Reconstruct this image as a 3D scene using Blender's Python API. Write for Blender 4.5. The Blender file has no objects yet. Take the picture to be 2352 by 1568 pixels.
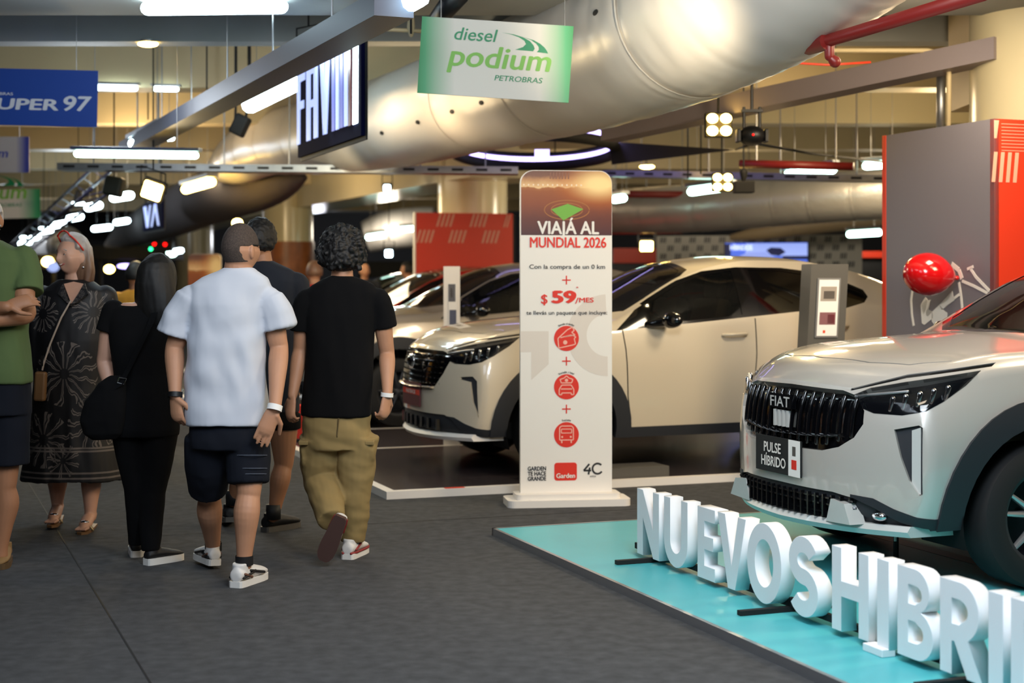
import bpy, bmesh, math, random
from mathutils import Vector as V, Matrix, noise
random.seed(7)
sc = bpy.context.scene
COL = sc.collection
PI = math.pi
# ------------------------------------------------------------------ camera, world, exposure
FPX, CX, HY, HC = 3500.0, 1176.0, 650.0, 1.45      # focal length and principal point of the 2352x1568 frame, eye height
def at(px, py, Y):                                  # point seen at (px, py) at distance Y
    return V(((px-CX)/FPX*Y, Y, HC+(HY-py)/FPX*Y))
def gnd(px, py, z=0.0):                             # point of the level z seen at (px, py)
    Y = FPX*(HC-z)/(py-HY)
    return V(((px-CX)/FPX*Y, Y, z))
cam_d = bpy.data.cameras.new('camera'); cam = bpy.data.objects.new('camera', cam_d); COL.objects.link(cam)
cam.location = (0, 0, HC); cam.rotation_euler = (PI/2, 0, 0)
cam_d.sensor_width = 36; cam_d.lens = FPX*36/2352; cam_d.shift_y = -(784-HY)/2352
cam_d.clip_start = .05; cam_d.clip_end = 200
cam_d.dof.use_dof = True; cam_d.dof.focus_distance = 7.6; cam_d.dof.aperture_fstop = 2.2
sc.camera = cam
sc.view_settings.view_transform = 'Standard'; sc.view_settings.look = 'None'
sc.view_settings.gamma = 1; sc.view_settings.use_curve_mapping = False
sc.view_settings.exposure = 0.0
sc.cycles.use_denoising = True; sc.cycles.max_bounces = 6; sc.cycles.diffuse_bounces = 3
sc.cycles.glossy_bounces = 3; sc.cycles.transmission_bounces = 4; sc.cycles.transparent_max_bounces = 6
sc.cycles.sample_clamp_indirect = 4; sc.cycles.caustics_reflective = False; sc.cycles.caustics_refractive = False
wd = bpy.data.worlds.new('world'); sc.world = wd; wd.use_nodes = True
wd.node_tree.nodes['Background'].inputs[0].default_value = (.75, .8, .95, 1)
wd.node_tree.nodes['Background'].inputs[1].default_value = .07
WARM, COOL, NEUT = (1, .74, .42), (.72, .86, 1), (1, .93, .82)
def area(name, loc, size, power, color, target=None, sy=None):
    l = bpy.data.lights.new(name, 'AREA'); l.energy = power; l.color = color
    l.shape = 'RECTANGLE'; l.size = size; l.size_y = sy or size
    o = bpy.data.objects.new(name, l); COL.objects.link(o); o.location = loc
    d = (V(target)-V(loc)) if target else V((0, 0, -1))
    o.rotation_euler = d.to_track_quat('-Z', 'Y').to_euler(); return o
def spot(name, loc, target, power, color, ang=60, r=.08, blend=.5):
    l = bpy.data.lights.new(name, 'SPOT'); l.energy = power; l.color = color; l.spot_size = math.radians(ang)
    l.spot_blend = blend; l.shadow_soft_size = r
    o = bpy.data.objects.new(name, l); COL.objects.link(o); o.location = loc
    o.rotation_euler = (V(target)-V(loc)).to_track_quat('-Z', 'Y').to_euler(); return o
area('stand_fill', (.7, 3.9, 3.3), 1.2, 125, (.8, .9, 1), (1.6, 6.5, .2))  # unseen cool fill, added to brighten the silver car's front
area('ceiling_light_warm_row', (4.2, 7.2, 3.3), 1.0, 95, (1, .78, .5), (2.6, 8.6, .8))
area('ceiling_light_white_car', (2.9, 9.6, 3.2), .7, 58, (1, .82, .58), (.9, 11.6, .8))
area('totem_fill', (.9, 5.6, 3.3), .8, 46, (1, .82, .62), (.35, 9.8, 1.1))  # added warm fill aimed at the totem, no lamp hangs here
spot('letters_spot', (4.4, 9.4, 3.2), (1.2, 6.2, .1), 120, (.85, .93, 1), 48, .06)
area('ceiling_light_corridor', (-2.2, 4.6, 3.3), 1.6, 37, (.76, .87, 1), (-1.8, 7.6, .6))
area('ceiling_light_behind', (-.3, 1.5, 3.2), 1.6, 42, (.86, .92, 1), (0, 7.5, .6))
area('ceiling_light_row_back', (-1.6, 13.4, 3.2), .6, 32, WARM)
area('ceiling_light_far', (-3.5, 22, 3.1), 2.5, 190, (1, .8, .5))
area('ceiling_light_far_right', (4.5, 18, 3.1), 2.0, 190, (1, .78, .48))
area('ceiling_light_corridor_far', (-6.5, 18, 3.2), 2.0, 70, (.75, .85, 1))

def glow(name, loc, power, color, r=.25):
    l = bpy.data.lights.new(name, 'POINT'); l.energy = power; l.color = color; l.shadow_soft_size = r
    o = bpy.data.objects.new(name, l); COL.objects.link(o); o.location = loc; return o
for i, (p, e, c) in enumerate((((-.9, 12.6, 2.75), 22, WARM), ((2.4, 13.9, 2.95), 48, WARM), ((-4.6, 18.4, 2.9), 85, WARM), ((4.6, 16.2, 2.9), 90, WARM), ((2.2, 22.5, 2.6), 120, (1, .85, .62)), ((-3, 37, 2.7), 120, (1, .88, .7)), ((-6, 47, 2.8), 260, (.9, .92, 1)), ((9, 46, 2.8), 220, (1, .9, .75)), ((-12, 36, 2.8), 120, (.8, .88, 1)), ((6.5, 27, 2.6), 60, (1, .85, .6)), ((-4.5, 26, 2.8), 150, WARM), ((-3.6, 13.2, 3.0), 45, (.85, .92, 1)), ((3.2, 8.4, 3.05), 20, WARM), ((-2.9, 9.9, 3.0), 22, (.75, .87, 1)), ((-7, 24, 2.9), 60, (.8, .9, 1)))):
    glow('fill_glow', p, e, c)  # point fills without fixtures, added to lift ceiling, pillar and far hall
# ------------------------------------------------------------------ materials
def lin(c):
    if isinstance(c, str):
        c = [int(c[i:i+2], 16)/255 for i in (0, 2, 4)]
    return tuple(((x+.055)/1.055)**2.4 if x > .04045 else x/12.92 for x in c)+(1,)
MATS = {}
def mat(name, c, rough=.5, metal=0, emit=0, ec=None, coat=0, noise_s=0, noise_a=.15, bump=0, bump_s=40, alpha=1, spec=.5):
    if name in MATS: return MATS[name]
    m = bpy.data.materials.new(name); m.use_nodes = True; nt = m.node_tree
    b = nt.nodes['Principled BSDF']; L = nt.links
    b.inputs['Base Color'].default_value = lin(c); b.inputs['Roughness'].default_value = rough
    b.inputs['Metallic'].default_value = metal; b.inputs['Specular IOR Level'].default_value = spec
    if coat: b.inputs['Coat Weight'].default_value = coat; b.inputs['Coat Roughness'].default_value = .06
    if emit: b.inputs['Emission Color'].default_value = lin(ec or c); b.inputs['Emission Strength'].default_value = emit
    if alpha < 1: b.inputs['Alpha'].default_value = alpha
    if noise_s or bump:
        tc = nt.nodes.new('ShaderNodeTexCoord')
    if noise_s:
        n = nt.nodes.new('ShaderNodeTexNoise'); n.inputs['Scale'].default_value = noise_s; n.inputs['Detail'].default_value = 5
        L.new(tc.outputs['Object'], n.inputs['Vector'])
        r = nt.nodes.new('ShaderNodeMapRange'); r.inputs[1].default_value = .3; r.inputs[2].default_value = .7
        r.inputs[3].default_value = 1-noise_a; r.inputs[4].default_value = 1+noise_a
        L.new(n.outputs['Fac'], r.inputs[0])
        mx = nt.nodes.new('ShaderNodeVectorMath'); mx.operation = 'SCALE'; mx.inputs[0].default_value = lin(c)[:3]
        L.new(r.outputs[0], mx.inputs['Scale']); L.new(mx.outputs[0], b.inputs['Base Color'])
    if bump:
        n2 = nt.nodes.new('ShaderNodeTexNoise'); n2.inputs['Scale'].default_value = bump_s; n2.inputs['Detail'].default_value = 4
        L.new(tc.outputs['Object'], n2.inputs['Vector'])
        bp = nt.nodes.new('ShaderNodeBump'); bp.inputs['Strength'].default_value = bump; bp.inputs['Distance'].default_value = .02
        L.new(n2.outputs['Fac'], bp.inputs['Height']); L.new(bp.outputs[0], b.inputs['Normal'])
    MATS[name] = m; return m
def lamp(name, c, e): return mat(name, c, .5, emit=e, ec=c)
M = dict(
 carpet=mat('carpet', '48494b', .95, noise_s=14, noise_a=.22, bump=.35, bump_s=260, spec=.2),
 concrete=mat('concrete', '8d8f8c', .85, noise_s=1.2, noise_a=.12),
 cream=mat('cream_paint', 'cdbb92', .55, noise_s=.9, noise_a=.07),
 glosscream=mat('gloss_cream_paint', 'd9cda8', .22, noise_s=.9, noise_a=.05),
 darkwall=mat('dark_wall', '3c3d40', .8),
 black=mat('black_plastic', '0c0d10', .45), gblack=mat('gloss_black', '08090c', .12, coat=.6), matblack=mat('matte_black', '111214', .75),
 rubber=mat('rubber', '131315', .8), cladding=mat('cladding_plastic', '22252b', .6),
 chrome=mat('chrome', 'd8d8dc', .14, 1), lightsilver=mat('light_silver_plastic', 'cfd1cf', .35, .2, coat=.3), satin=mat('satin_silver', 'c2c4c8', .32, .8), trunk=mat('blue_grey_steel', '454958', .5, .3), steel=mat('galvanised_steel', '9a9c9e', .38, .85, noise_s=6, noise_a=.1),
 alum=mat('aluminium', 'b4b7bc', .35, .9), darksteel=mat('dark_steel', '34363c', .45, .6),
 white=mat('white_board', 'efeae3', .45), whitefoam=mat('white_foam', 'f1f3f6', .6), paper=mat('white_paper', 'f3f1ec', .6),
 red=mat('red_vinyl', 'd93a20', .42), redstripe=mat('pale_pink_stripe', 'e0a48e', .5), redpipe=mat('red_pipe_paint', '7c1f1c', .4),
 signred=mat('sign_red', 'e0301e', .5), ink=mat('ink', '2b2b2d', .6), grey=mat('grey_print', 'e0d6cc', .5),
 glass=mat('window_glass', '07090c', .04, alpha=.86, spec=.8), dglass=mat('privacy_glass', '050608', .05, spec=.7), clear=mat('lamp_lens', '12141a', .05, coat=.8, alpha=.38),
 seat=mat('seat_fabric', '2a2a2c', .8), seatbeige=mat('beige_seat', '8c8166', .8),
 skin=mat('skin', 'b98768', .55, noise_s=9, noise_a=.06), skin2=mat('tan_skin', 'a87656', .55, noise_s=9, noise_a=.06), skin3=mat('pale_skin', 'cf9f86', .5, noise_s=9, noise_a=.06),
 lips=mat('lips', 'a8564c', .4), eye=mat('eye', '241a16', .2), eyewhite=mat('eye_white', 'e6e2dc', .3), teeth=mat('teeth', 'efe9df', .3),
 hairblack=mat('black_hair', '100e0e', .62, noise_s=60, noise_a=.4), hairbuzz=mat('cropped_hair', '463a33', .85, noise_s=160, noise_a=.35),
 hairgrey=mat('grey_hair', 'a9a29c', .5, noise_s=30, noise_a=.2), hairbrown=mat('auburn_hair', '71503c', .5, noise_s=30, noise_a=.3),
 shirtwhite=mat('white_cotton', 'c8cdd8', .85), shirtblack=mat('black_cotton', '0a0a0c', .95, spec=.2), shirtnavy=mat('navy_cotton', '181d28', .9), shirtgreen=mat('olive_green_cotton', '4f6238', .9),
 navy=mat('navy_twill', '10141e', .9, spec=.25), khaki=mat('khaki_twill', '8d774a', .85, noise_s=5, noise_a=.08), blacktwill=mat('black_twill', '08080a', .95, spec=.2),
 shoewhite=mat('white_leather', 'd9d6d2', .5), sole=mat('white_sole', 'e4e1db', .6), soledark=mat('worn_brown_sole', '4a322c', .7), shoeorange=mat('brown_accent', '6b4a3a', .6), shoeblack=mat('black_shoe', '101012', .6), shoered=mat('dark_red_accent', '8a2a2c', .5),
 yellow=mat('yellow_cotton', 'd0902c', .85), redcloth=mat('red_cotton', 'b81c18', .85), bluecloth=mat('blue_cotton', '2c2c86', .85),
 silverpaint=mat('silver_car_paint', 'c4c1bb', .3, .25, coat=1), whitepaint=mat('white_car_paint', 'd2c6b0', .3, coat=1), greypaint=mat('grey_car_paint', '9d958b', .28, .35, coat=1), redpaint=mat('red_car_paint', 'c01410', .25, coat=1),
 teal=mat('teal_vinyl', '55bcc4', .38, noise_s=2.5, noise_a=.05), tealstripe=mat('dark_stripe_vinyl', '20343a', .4), floorgloss=mat('speckled_floor_vinyl', '3c3638', .24, noise_s=70, noise_a=.6),
 duct=mat('duct_fabric', 'cfcac4', .33, bump=.12, bump_s=5, noise_s=1.5, noise_a=.04), wood=mat('wood_cladding', '9a5a30', .4, noise_s=5, noise_a=.3),
 silverfoil=mat('foil_duct', 'bdb9b4', .35, .55, bump=.3, bump_s=14), bluesign=mat('blue_sign', '1f4aa8', .5), greenlight=mat('lime_print', '72b040', .5), greendark=mat('green_print', '0d8455', .5),
 wallgrey=mat('grey_vinyl', '77727a', .5), pillargrey=mat('grey_pillar', '57544f', .5), balloon=mat('red_balloon', 'cc1016', .15, coat=.5),
 tube=lamp('tube_glow', (.80, 1, .93), 12), tubecool=lamp('cool_tube_glow', (.86, .97, 1), 14), warmglow=lamp('warm_glow', (1, .82, .42), 28), coolglow=lamp('cool_flood_glow', (.80, .93, 1), 30),
 purple=lamp('violet_led_glow', (.72, .66, 1), 5), letterglow=lamp('letter_glow', (.70, .77, 1), .85), letterdim=lamp('letter_dim_glow', (.42, .46, .80), .5), redglow=lamp('red_led', (1, .06, .05), 4), greenglow=lamp('green_led', (.2, 1, .6), 5),
)
# ------------------------------------------------------------------ building helpers
def INV(o): return o.matrix_basis.inverted()
WM = {}
def link(name, me, m, parent=None, smooth=False):
    o = bpy.data.objects.new(name, me); COL.objects.link(o)
    for mm in (m if isinstance(m, (list, tuple)) else [m]): me.materials.append(mm)
    if smooth:
        for p in me.polygons: p.use_smooth = True
    if parent is not None:
        o.parent = parent; o.matrix_parent_inverse = WM[parent.name].inverted() if parent.name in WM else Matrix.Identity(4)
        WM[o.name] = Matrix.Identity(4)
    else: WM[o.name] = Matrix.Identity(4)
    return o
def obj(name, bm, m, parent=None, smooth=False, sharp=None):
    bmesh.ops.recalc_face_normals(bm, faces=bm.faces) if sharp != 'keep' else None
    if isinstance(smooth, (int, float)) and smooth is not True and smooth is not False:
        ca = math.radians(smooth)
        for e in bm.edges:
            e.smooth = len(e.link_faces) == 2 and e.calc_face_angle(9) < ca
        smooth = True
    me = bpy.data.meshes.new(name); bm.to_mesh(me); bm.free()
    return link(name, me, m, parent, smooth)
def thing(name, label, cat, loc=(0, 0, 0), group=None):
    o = bpy.data.objects.new(name, None); COL.objects.link(o); o.location = loc; o.empty_display_size = .1
    WM[o.name] = Matrix.Translation(V(loc)); o['label'] = label; o['category'] = cat
    if group: o['group'] = group
    return o
def tag(o, label, cat, group=None, kind=None):
    if label: o['label'] = label
    if cat: o['category'] = cat
    if group: o['group'] = group
    if kind: o['kind'] = kind
    if o.type == 'MESH' and o.parent is None and not kind:          # origin to the thing's base
        vs = [v.co for v in o.data.vertices]
        c = V((sum(v.x for v in vs)/len(vs), sum(v.y for v in vs)/len(vs), min(v.z for v in vs)))
        o.data.transform(Matrix.Translation(-c)); o.location = c; WM[o.name] = Matrix.Translation(c)
    return o
def struct(name, bm, m, smooth=False):
    o = obj(name, bm, m, None, smooth); o['kind'] = 'structure'; return o
def B(): return bmesh.new()
def box(bm, c, s, R=None, bev=0):
    vs = bmesh.ops.create_cube(bm, size=1)['verts']
    Mx = Matrix.Translation(V(c)) @ (R.to_4x4() if R else Matrix.Identity(4)) @ Matrix.Diagonal(V(s)).to_4x4()
    bmesh.ops.transform(bm, matrix=Mx, verts=vs)
    if bev:
        es = list({e for v in vs for e in v.link_edges})
        bmesh.ops.bevel(bm, geom=es, offset=bev, segments=2, affect='EDGES', profile=.5)
    return bm
def bx(c, s, R=None, bev=0): return box(B(), c, s, R, bev)
def frame(x, y=None, up=V((0, 0, 1))):              # 3x3 with given x axis, z kept near up
    x = V(x).normalized(); y = V(y) if y else up.cross(x); y.normalize(); z = x.cross(y)
    return Matrix((x, y, z)).transposed()
def loft(bm, rings, cap=True, closed=True):
    R = [[bm.verts.new(p) for p in r] for r in rings]; n = len(R[0])
    for a, b in zip(R, R[1:]):
        for i in range(n if closed else n-1):
            j = (i+1) % n
            try: bm.faces.new((a[i], a[j], b[j], b[i]))
            except ValueError: pass
    if cap:
        for r in (R[0], R[-1]):
            try: bm.faces.new(r)
            except ValueError: pass
    return bm
def ringpts(c, a, b, n=16, p=2.0):
    out = []
    for i in range(n):
        t = 2*PI*i/n; cs, sn = math.cos(t), math.sin(t)
        out.append(V(c)+V(a)*(abs(cs)**(2/p))*(1 if cs >= 0 else -1)+V(b)*(abs(sn)**(2/p))*(1 if sn >= 0 else -1))
    return out
def perp(t, ref=V((0, 0, 1))):
    t = V(t).normalized(); r = ref if abs(t.dot(ref)) < .95 else V((0, 1, 0))
    a = t.cross(r).normalized(); return a, t.cross(a).normalized()
def limb(bm, pts, rad, n=12, dome=True, flat=1.0, ref=None):
    pts = [V(p) for p in pts]; rings = []
    a0, _ = perp(pts[1]-pts[0], ref or V((0, 0, 1)))
    k = len(pts)
    for i, p in enumerate(pts):
        t = (pts[min(i+1, k-1)]-pts[max(i-1, 0)]).normalized()
        a = (a0-t*a0.dot(t)).normalized(); b = t.cross(a); a0 = a
        r = rad[i] if isinstance(rad, (list, tuple)) else rad
        if i == 0 and dome: rings += [ringpts(p-t*r*s, a*r*q, b*r*q*flat, n) for s, q in ((.98, .2), (.85, .53), (.5, .86))]
        rings.append(ringpts(p, a*r, b*r*flat, n))
        if i == k-1 and dome: rings += [ringpts(p+t*r*s, a*r*q, b*r*q*flat, n) for s, q in ((.5, .86), (.85, .53), (.98, .2))]
    return loft(bm, rings)
def tube(bm, pts, r, n=8): return limb(bm, pts, r, n, dome=False)
def ball(bm, c, s, R=None, u=16, v=10):
    vs = bmesh.ops.create_uvsphere(bm, u_segments=u, v_segments=v, radius=1)['verts']
    s = (s, s, s) if isinstance(s, (int, float)) else s
    bmesh.ops.transform(bm, matrix=Matrix.Translation(V(c)) @ (R.to_4x4() if R else Matrix.Identity(4)) @ Matrix.Diagonal(V(s)).to_4x4(), verts=vs)
    return bm
def prism(bm, poly, O, X, Y, N, t0, t1):            # polygon in the plane (O, X, Y) between N*t0 and N*t1
    O, X, Y, N = V(O), V(X), V(Y), V(N)
    a = [bm.verts.new(O+X*u+Y*v+N*t0) for u, v in poly]; b = [bm.verts.new(O+X*u+Y*v+N*t1) for u, v in poly]
    n = len(poly)
    for i in range(n):
        j = (i+1) % n; bm.faces.new((a[i], a[j], b[j], b[i]))
    fs = [bm.faces.new(a), bm.faces.new(b[::-1])]
    bmesh.ops.triangulate(bm, faces=fs)
    return bm
def circ(cx, cy, r, n=32, ry=None): return [(cx+r*math.cos(2*PI*i/n), cy+(ry or r)*math.sin(2*PI*i/n)) for i in range(n)]
def rrect(x0, y0, x1, y1, r, n=6):
    out = []
    for cx, cy, a in ((x1-r, y1-r, 0), (x0+r, y1-r, 90), (x0+r, y0+r, 180), (x1-r, y0+r, 270)):
        out += [(cx+r*math.cos(math.radians(a+90*i/n)), cy+r*math.sin(math.radians(a+90*i/n))) for i in range(n+1)]
    return out
class Plane:                                        # a flat face to write on: origin, right, up
    def __init__(s, O, X, Y):
        s.O = V(O); s.X = V(X).normalized(); s.Y = V(Y).normalized(); s.N = s.X.cross(s.Y)
    def P(s, u, v, n=0): return s.O+s.X*u+s.Y*v+s.N*n
    def shape(s, name, polys, m, parent, t0=.0005, t1=.002):
        bm = B()
        for p in polys: prism(bm, p, s.O, s.X, s.Y, s.N, t0, t1)
        return obj(name, bm, m, parent)
    def text(s, name, txt, u, v, h, m, parent, width=None, bold=0, shear=0, align='CENTER', t=.0025, sp=1.0, rot=0):
        cu = bpy.data.curves.new(name, 'FONT'); cu.body = txt; cu.size = 1; cu.align_x = align; cu.space_character = sp
        cu.resolution_u = 4
        o = bpy.data.objects.new(name, cu); me = bpy.data.meshes.new_from_object(o); bpy.data.objects.remove(o)
        xs = [q.co.x for q in me.vertices]; ys = [q.co.y for q in me.vertices]
        w0 = max(xs)-min(xs); k = h/.72; kx = (width/w0) if width else k
        cxm = (max(xs)+min(xs))/2 if align == 'CENTER' else min(xs)
        if bold:                                        # heavier strokes: the same glyphs laid side by side
            b0 = bmesh.new(); b0.from_mesh(me); m0 = me.copy()
            for i_, (dx, dy) in enumerate(((-bold, 0), (bold, 0), (0, bold*.6), (0, -bold*.6))):
                n0 = len(b0.verts); b0.from_mesh(m0); b0.verts.ensure_lookup_table()
                for q in b0.verts[n0:]: q.co.x += dx; q.co.y += dy; q.co.z += .0003*(i_+1)
            b0.to_mesh(me); b0.free()
        for q in me.vertices:
            x, y = (q.co.x-cxm)*kx+q.co.y*k*shear, q.co.y*k
            c_, s_ = math.cos(rot), math.sin(rot)
            q.co = s.P(u+x*c_-y*s_, v+x*s_+y*c_, t+q.co.z)
        return link(name, me, m, parent)
def seg_poly(pts, w):                                # polyline stroke as quads
    out = []
    for (x0, y0), (x1, y1) in zip(pts, pts[1:]):
        d = math.hypot(x1-x0, y1-y0) or 1e-6; nx, ny = -(y1-y0)/d*w/2, (x1-x0)/d*w/2
        out.append([(x0+nx, y0+ny), (x0-nx, y0-ny), (x1-nx, y1-ny), (x1+nx, y1+ny)])
    return out
def copy_tree(o, parent=None, move=V((0, 0, 0)), label=None, group=None):
    c = o.copy(); COL.objects.link(c); WM[c.name] = WM.get(o.name, Matrix.Identity(4))
    if parent is not None:
        c.parent = parent; c.matrix_parent_inverse = o.matrix_parent_inverse.copy()
    else:
        c.location = o.location+V(move)
        if label: c['label'] = label
        if group: c['group'] = group
    for ch in [x for x in COL.objects if x.parent == o]: copy_tree(ch, c)
    return c
UU, DD = V((.936, .353, 0)).normalized(), V((.353, -.936, 0)).normalized()   # along the cars / along their noses, towards the viewer
ZZ = V((0, 0, 1))
# ------------------------------------------------------------------ the setting
struct('floor', bx((0, 26, -.05), (50, 60, .1)), M['carpet'])
struct('ceiling', bx((0, 26, 4.0), (50, 60, .2)), M['concrete'])
bm = B()
for y in (-3.9,): box(bm, (0, y, 2), (50, .2, 4))
struct('wall_rear', bm, M['darkwall'])
struct('wall_front', bx((0, 55, 2), (50, .2, 4)), M['darkwall'])
struct('wall_left', bx((-24.9, 26, 2), (.2, 60, 4)), M['darkwall'])
struct('wall_right', bx((24.9, 26, 2), (.2, 60, 4)), M['darkwall'])
for y0, y1, zb in ((9.2, 11.1, 3.4), (12.3, 12.55, 3.4), (15.2, 15.6, 3.4), (18.6, 19.0, 3.4), (22.2, 22.6, 3.4), (26, 26.4, 3.4), (30, 30.4, 3.4), (35, 35.4, 3.4), (41, 41.4, 3.4)):
    struct('trim_beam', bx((0, (y0+y1)/2, (zb+3.9)/2), (49.6, y1-y0, 3.9-zb)), M['concrete'] if y0 < 13 else M['cream'])
# carpet seams
bm = B()
a, b = gnd(60, 1100), gnd(365, 1600); d = (b-a).normalized(); n = V((-d.y, d.x, 0))
loft(bm, [[a-d*3-n*.004, a-d*3+n*.004], [b+n*-.004, b+n*.004]], cap=False, closed=False)
a, b = gnd(900, 1200), gnd(1480, 1168); d = (b-a).normalized(); n = V((-d.y, d.x, 0))
loft(bm, [[a-d*2-n*.004, a-d*2+n*.004], [b+n*-.004, b+n*.004]], cap=False, closed=False)
for v in bm.verts: v.co.z = .0015
tag(obj('carpet_seam', bm, M['matblack']), None, None, kind='structure')
# column row and the low beam over it
def column(px, Y, r, zt=3.9, m='glosscream', name='trim_column'):
    c = at(px, HY, Y); bm = B()
    loft(bm, [ringpts((c.x, c.y, z), V((r, 0, 0)), V((0, r, 0)), 40) for z in (0, zt)])
    return struct(name, bm, M[m], True if False else 40), c
_, cA = column(1085, 23.2, .53); _, cB = column(659, 31.5, .53); _, cC = column(447, 43.7, .53)
_, cD = column(2440, 11.25, .66, name='trim_column_right')
bm = B()
loft(bm, [ringpts((cB.x, cB.y, z), V((.56, 0, 0)), V((0, .56, 0)), 40) for z in (0, 2.3)])
struct('trim_column_cladding', bm, M['wood'], 40)
d = (cC-cA).normalized(); d.z = 0; nn = V((-d.y, d.x, 0)); bm = B()
a, b = cA-d*1.2, cC+d*12
loft(bm, [[V((p.x, p.y, 0))+nn*s*.5+ZZ*z for s, z in ((-1, 2.98), (1, 2.98), (1, 3.9), (-1, 3.9))] for p in (a, b)])
struct('trim_low_beam', bm, M['glosscream'])
bm = B()                                            # beam that runs into the right hand column
a, b = V((2.2, 9.15, 0)), V((9, 9.15, 0))
box(bm, (7.2, 11.6, 3.35), (7.5, .9, 1.1))
struct('trim_column_beam', bm, M['cream'])
# ------------------------------------------------------------------ wires, trays, pipes
def hose(name, pts, r, m, label, cat, parts=(), group=None, smooth=True, n=10):
    o = obj(name, tube(B(), pts, r, n), m, None, smooth)
    return tag(o, label, cat, group)
# bent conduit by the right hand column
pts = [at(1640, 116, 11.3), at(2130, 116, 11.3)]+[at(2130+48*math.sin(t), 116+48*(1-math.cos(t)), 11.3) for t in (.4, .8, 1.2)]+[at(2180, 170, 11.3), at(2178, 330, 11.3)]
hose('conduit', pts, .018, M['cream'], 'cream conduit bending down beside the big right-hand column', 'pipe')
hose('drain_pipe', [at(2162, 130, 11.5), at(2160, 345, 11.5)], .035, M['steel'], 'grey vertical pipe behind the bent cream conduit', 'pipe')
t = thing('sprinkler_pipe', 'dark red sprinkler pipe rising to the top right corner', 'pipe', at(1890, 100, 8.6))
obj('pipe', tube(B(), [at(1500, 205, 11.2), at(1880, 100, 8.6), at(2260, -15, 7.2)], .036, 14), M['redpipe'], t, True)
bm = B(); p = at(1905, 92, 8.5); limb(bm, [p, p+V((0, 0, -.09))], .028); limb(bm, [p+V((0, 0, -.09)), p+V((.03, 0, -.12))], [.02, .035])
obj('sprinkler_head', bm, M['redpipe'], t, True)
bm = B(); e = (at(1880, 100, 8.6)-at(1500, 205, 11.2)).normalized(); p = at(1880, 100, 8.6)
limb(bm, [p-e*.12, p+e*.12], .052, dome=False); obj('coupling', bm, M['redpipe'], t, 40)
hose('cable', [at(1755, 135, 11), at(1830, 145, 11), at(1900, 149, 11), at(2000, 143, 11)], .008, M['red'], 'thin red cable sagging under the right-hand ceiling', 'cable')
def hung_pipe(a, b, r, lab):
    t = thing('sprinkler_pipe', lab, 'pipe', (a+b)/2); obj('pipe', tube(B(), [a, b], r, 12), M['redpipe'], t, True)
    for f in (.15, .85): q = a.lerp(b, f); obj('hanger', tube(B(), [q+ZZ*r, V((q.x, q.y, 3.89))], .006, 6), M['steel'], t)
hung_pipe(at(1700, 376, 15), at(1960, 382, 14.5), .04, 'dark red horizontal pipe left of the tall grey booth wall')
hung_pipe(at(1380, 445, 21), at(1600, 447, 21), .05, 'red brown pipe just above the far silver duct')
hung_pipe(at(1380, 531, 24), at(1566, 529, 24), .055, 'dull red pipe under the far silver duct, above the red band')
# long perforated cable tray crossing at mid height, seen edge on
def tray(name, a, b, w, h, label, posts):
    t = thing(name, label, 'cable tray', (a+b)/2); d = (b-a).normalized(); s = V((-d.y, d.x, 0)).normalized(); bm = B()
    loft(bm, [[p+s*q*w/2+ZZ*z for q, z in ((-1, h), (-1, 0), (1, 0), (1, h), (.9, h), (.9, .012), (-.9, .012), (-.9, h))] for p in (a, b)])
    obj('tray', bm, M['steel'], t); L = (b-a).length; n = int(L/.25)
    bm = B()
    for i in range(n): box(bm, a+d*(i+.5)*L/n+ZZ*(h*.5)-s*(w/2+.002), (.12, .006, h*.35), frame(d))
    obj('slots', bm, M['matblack'], t)
    for k in range(posts):
        p = a+d*L*(k+.5)/posts; obj('hanger', tube(B(), [p+ZZ*h, V((p.x, p.y, 3.88))], .008, 6), M['steel'], t)
    return t
tray('cable_tray', at(140, 392, 16.3), at(1190, 401, 16.3), .3, .075, 'long galvanised cable tray crossing behind the low end of the big white duct', 7)
tray('cable_tray', at(1400, 406, 18.2), at(2060, 420, 16), .3, .075, 'galvanised cable tray above the far silver duct, right of the tall totem', 4)
# diagonal tray with light strips that runs from the top towards the far left
a, b = at(905, -18, 8.1), at(296, 328, 16.7)
t = thing('lighting_trunking', 'dark blue-grey trunking running diagonally from the top to the far left', 'trunking', (a+b)/2)
d = (b-a).normalized(); s = V((-d.y, d.x, 0)).normalized(); u = s.cross(d); bm = B()
loft(bm, [[p+s*q*.11+u*z for q, z in ((-1, .13), (-1, 0), (1, 0), (1, .13))] for p in (a, b)])
obj('channel', bm, M['trunk'], t)
bm = B()
loft(bm, [[p+s*q*.03+u*z for q, z in ((-1, -.006), (1, -.006), (1, 0), (-1, 0))] for p in (a+d*.2, a+d*3.0)])
obj('led_strip', bm, mat('blue_violet_led', (.42, .40, .95), .5, emit=.9, ec=(.42, .40, .95)), t)
for k in range(6):
    p = a+d*(1.2+k*1.5); obj('hanger', tube(B(), [p+u*.12, V((p.x, p.y, 3.88))], .006, 6), M['steel'], t)
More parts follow.
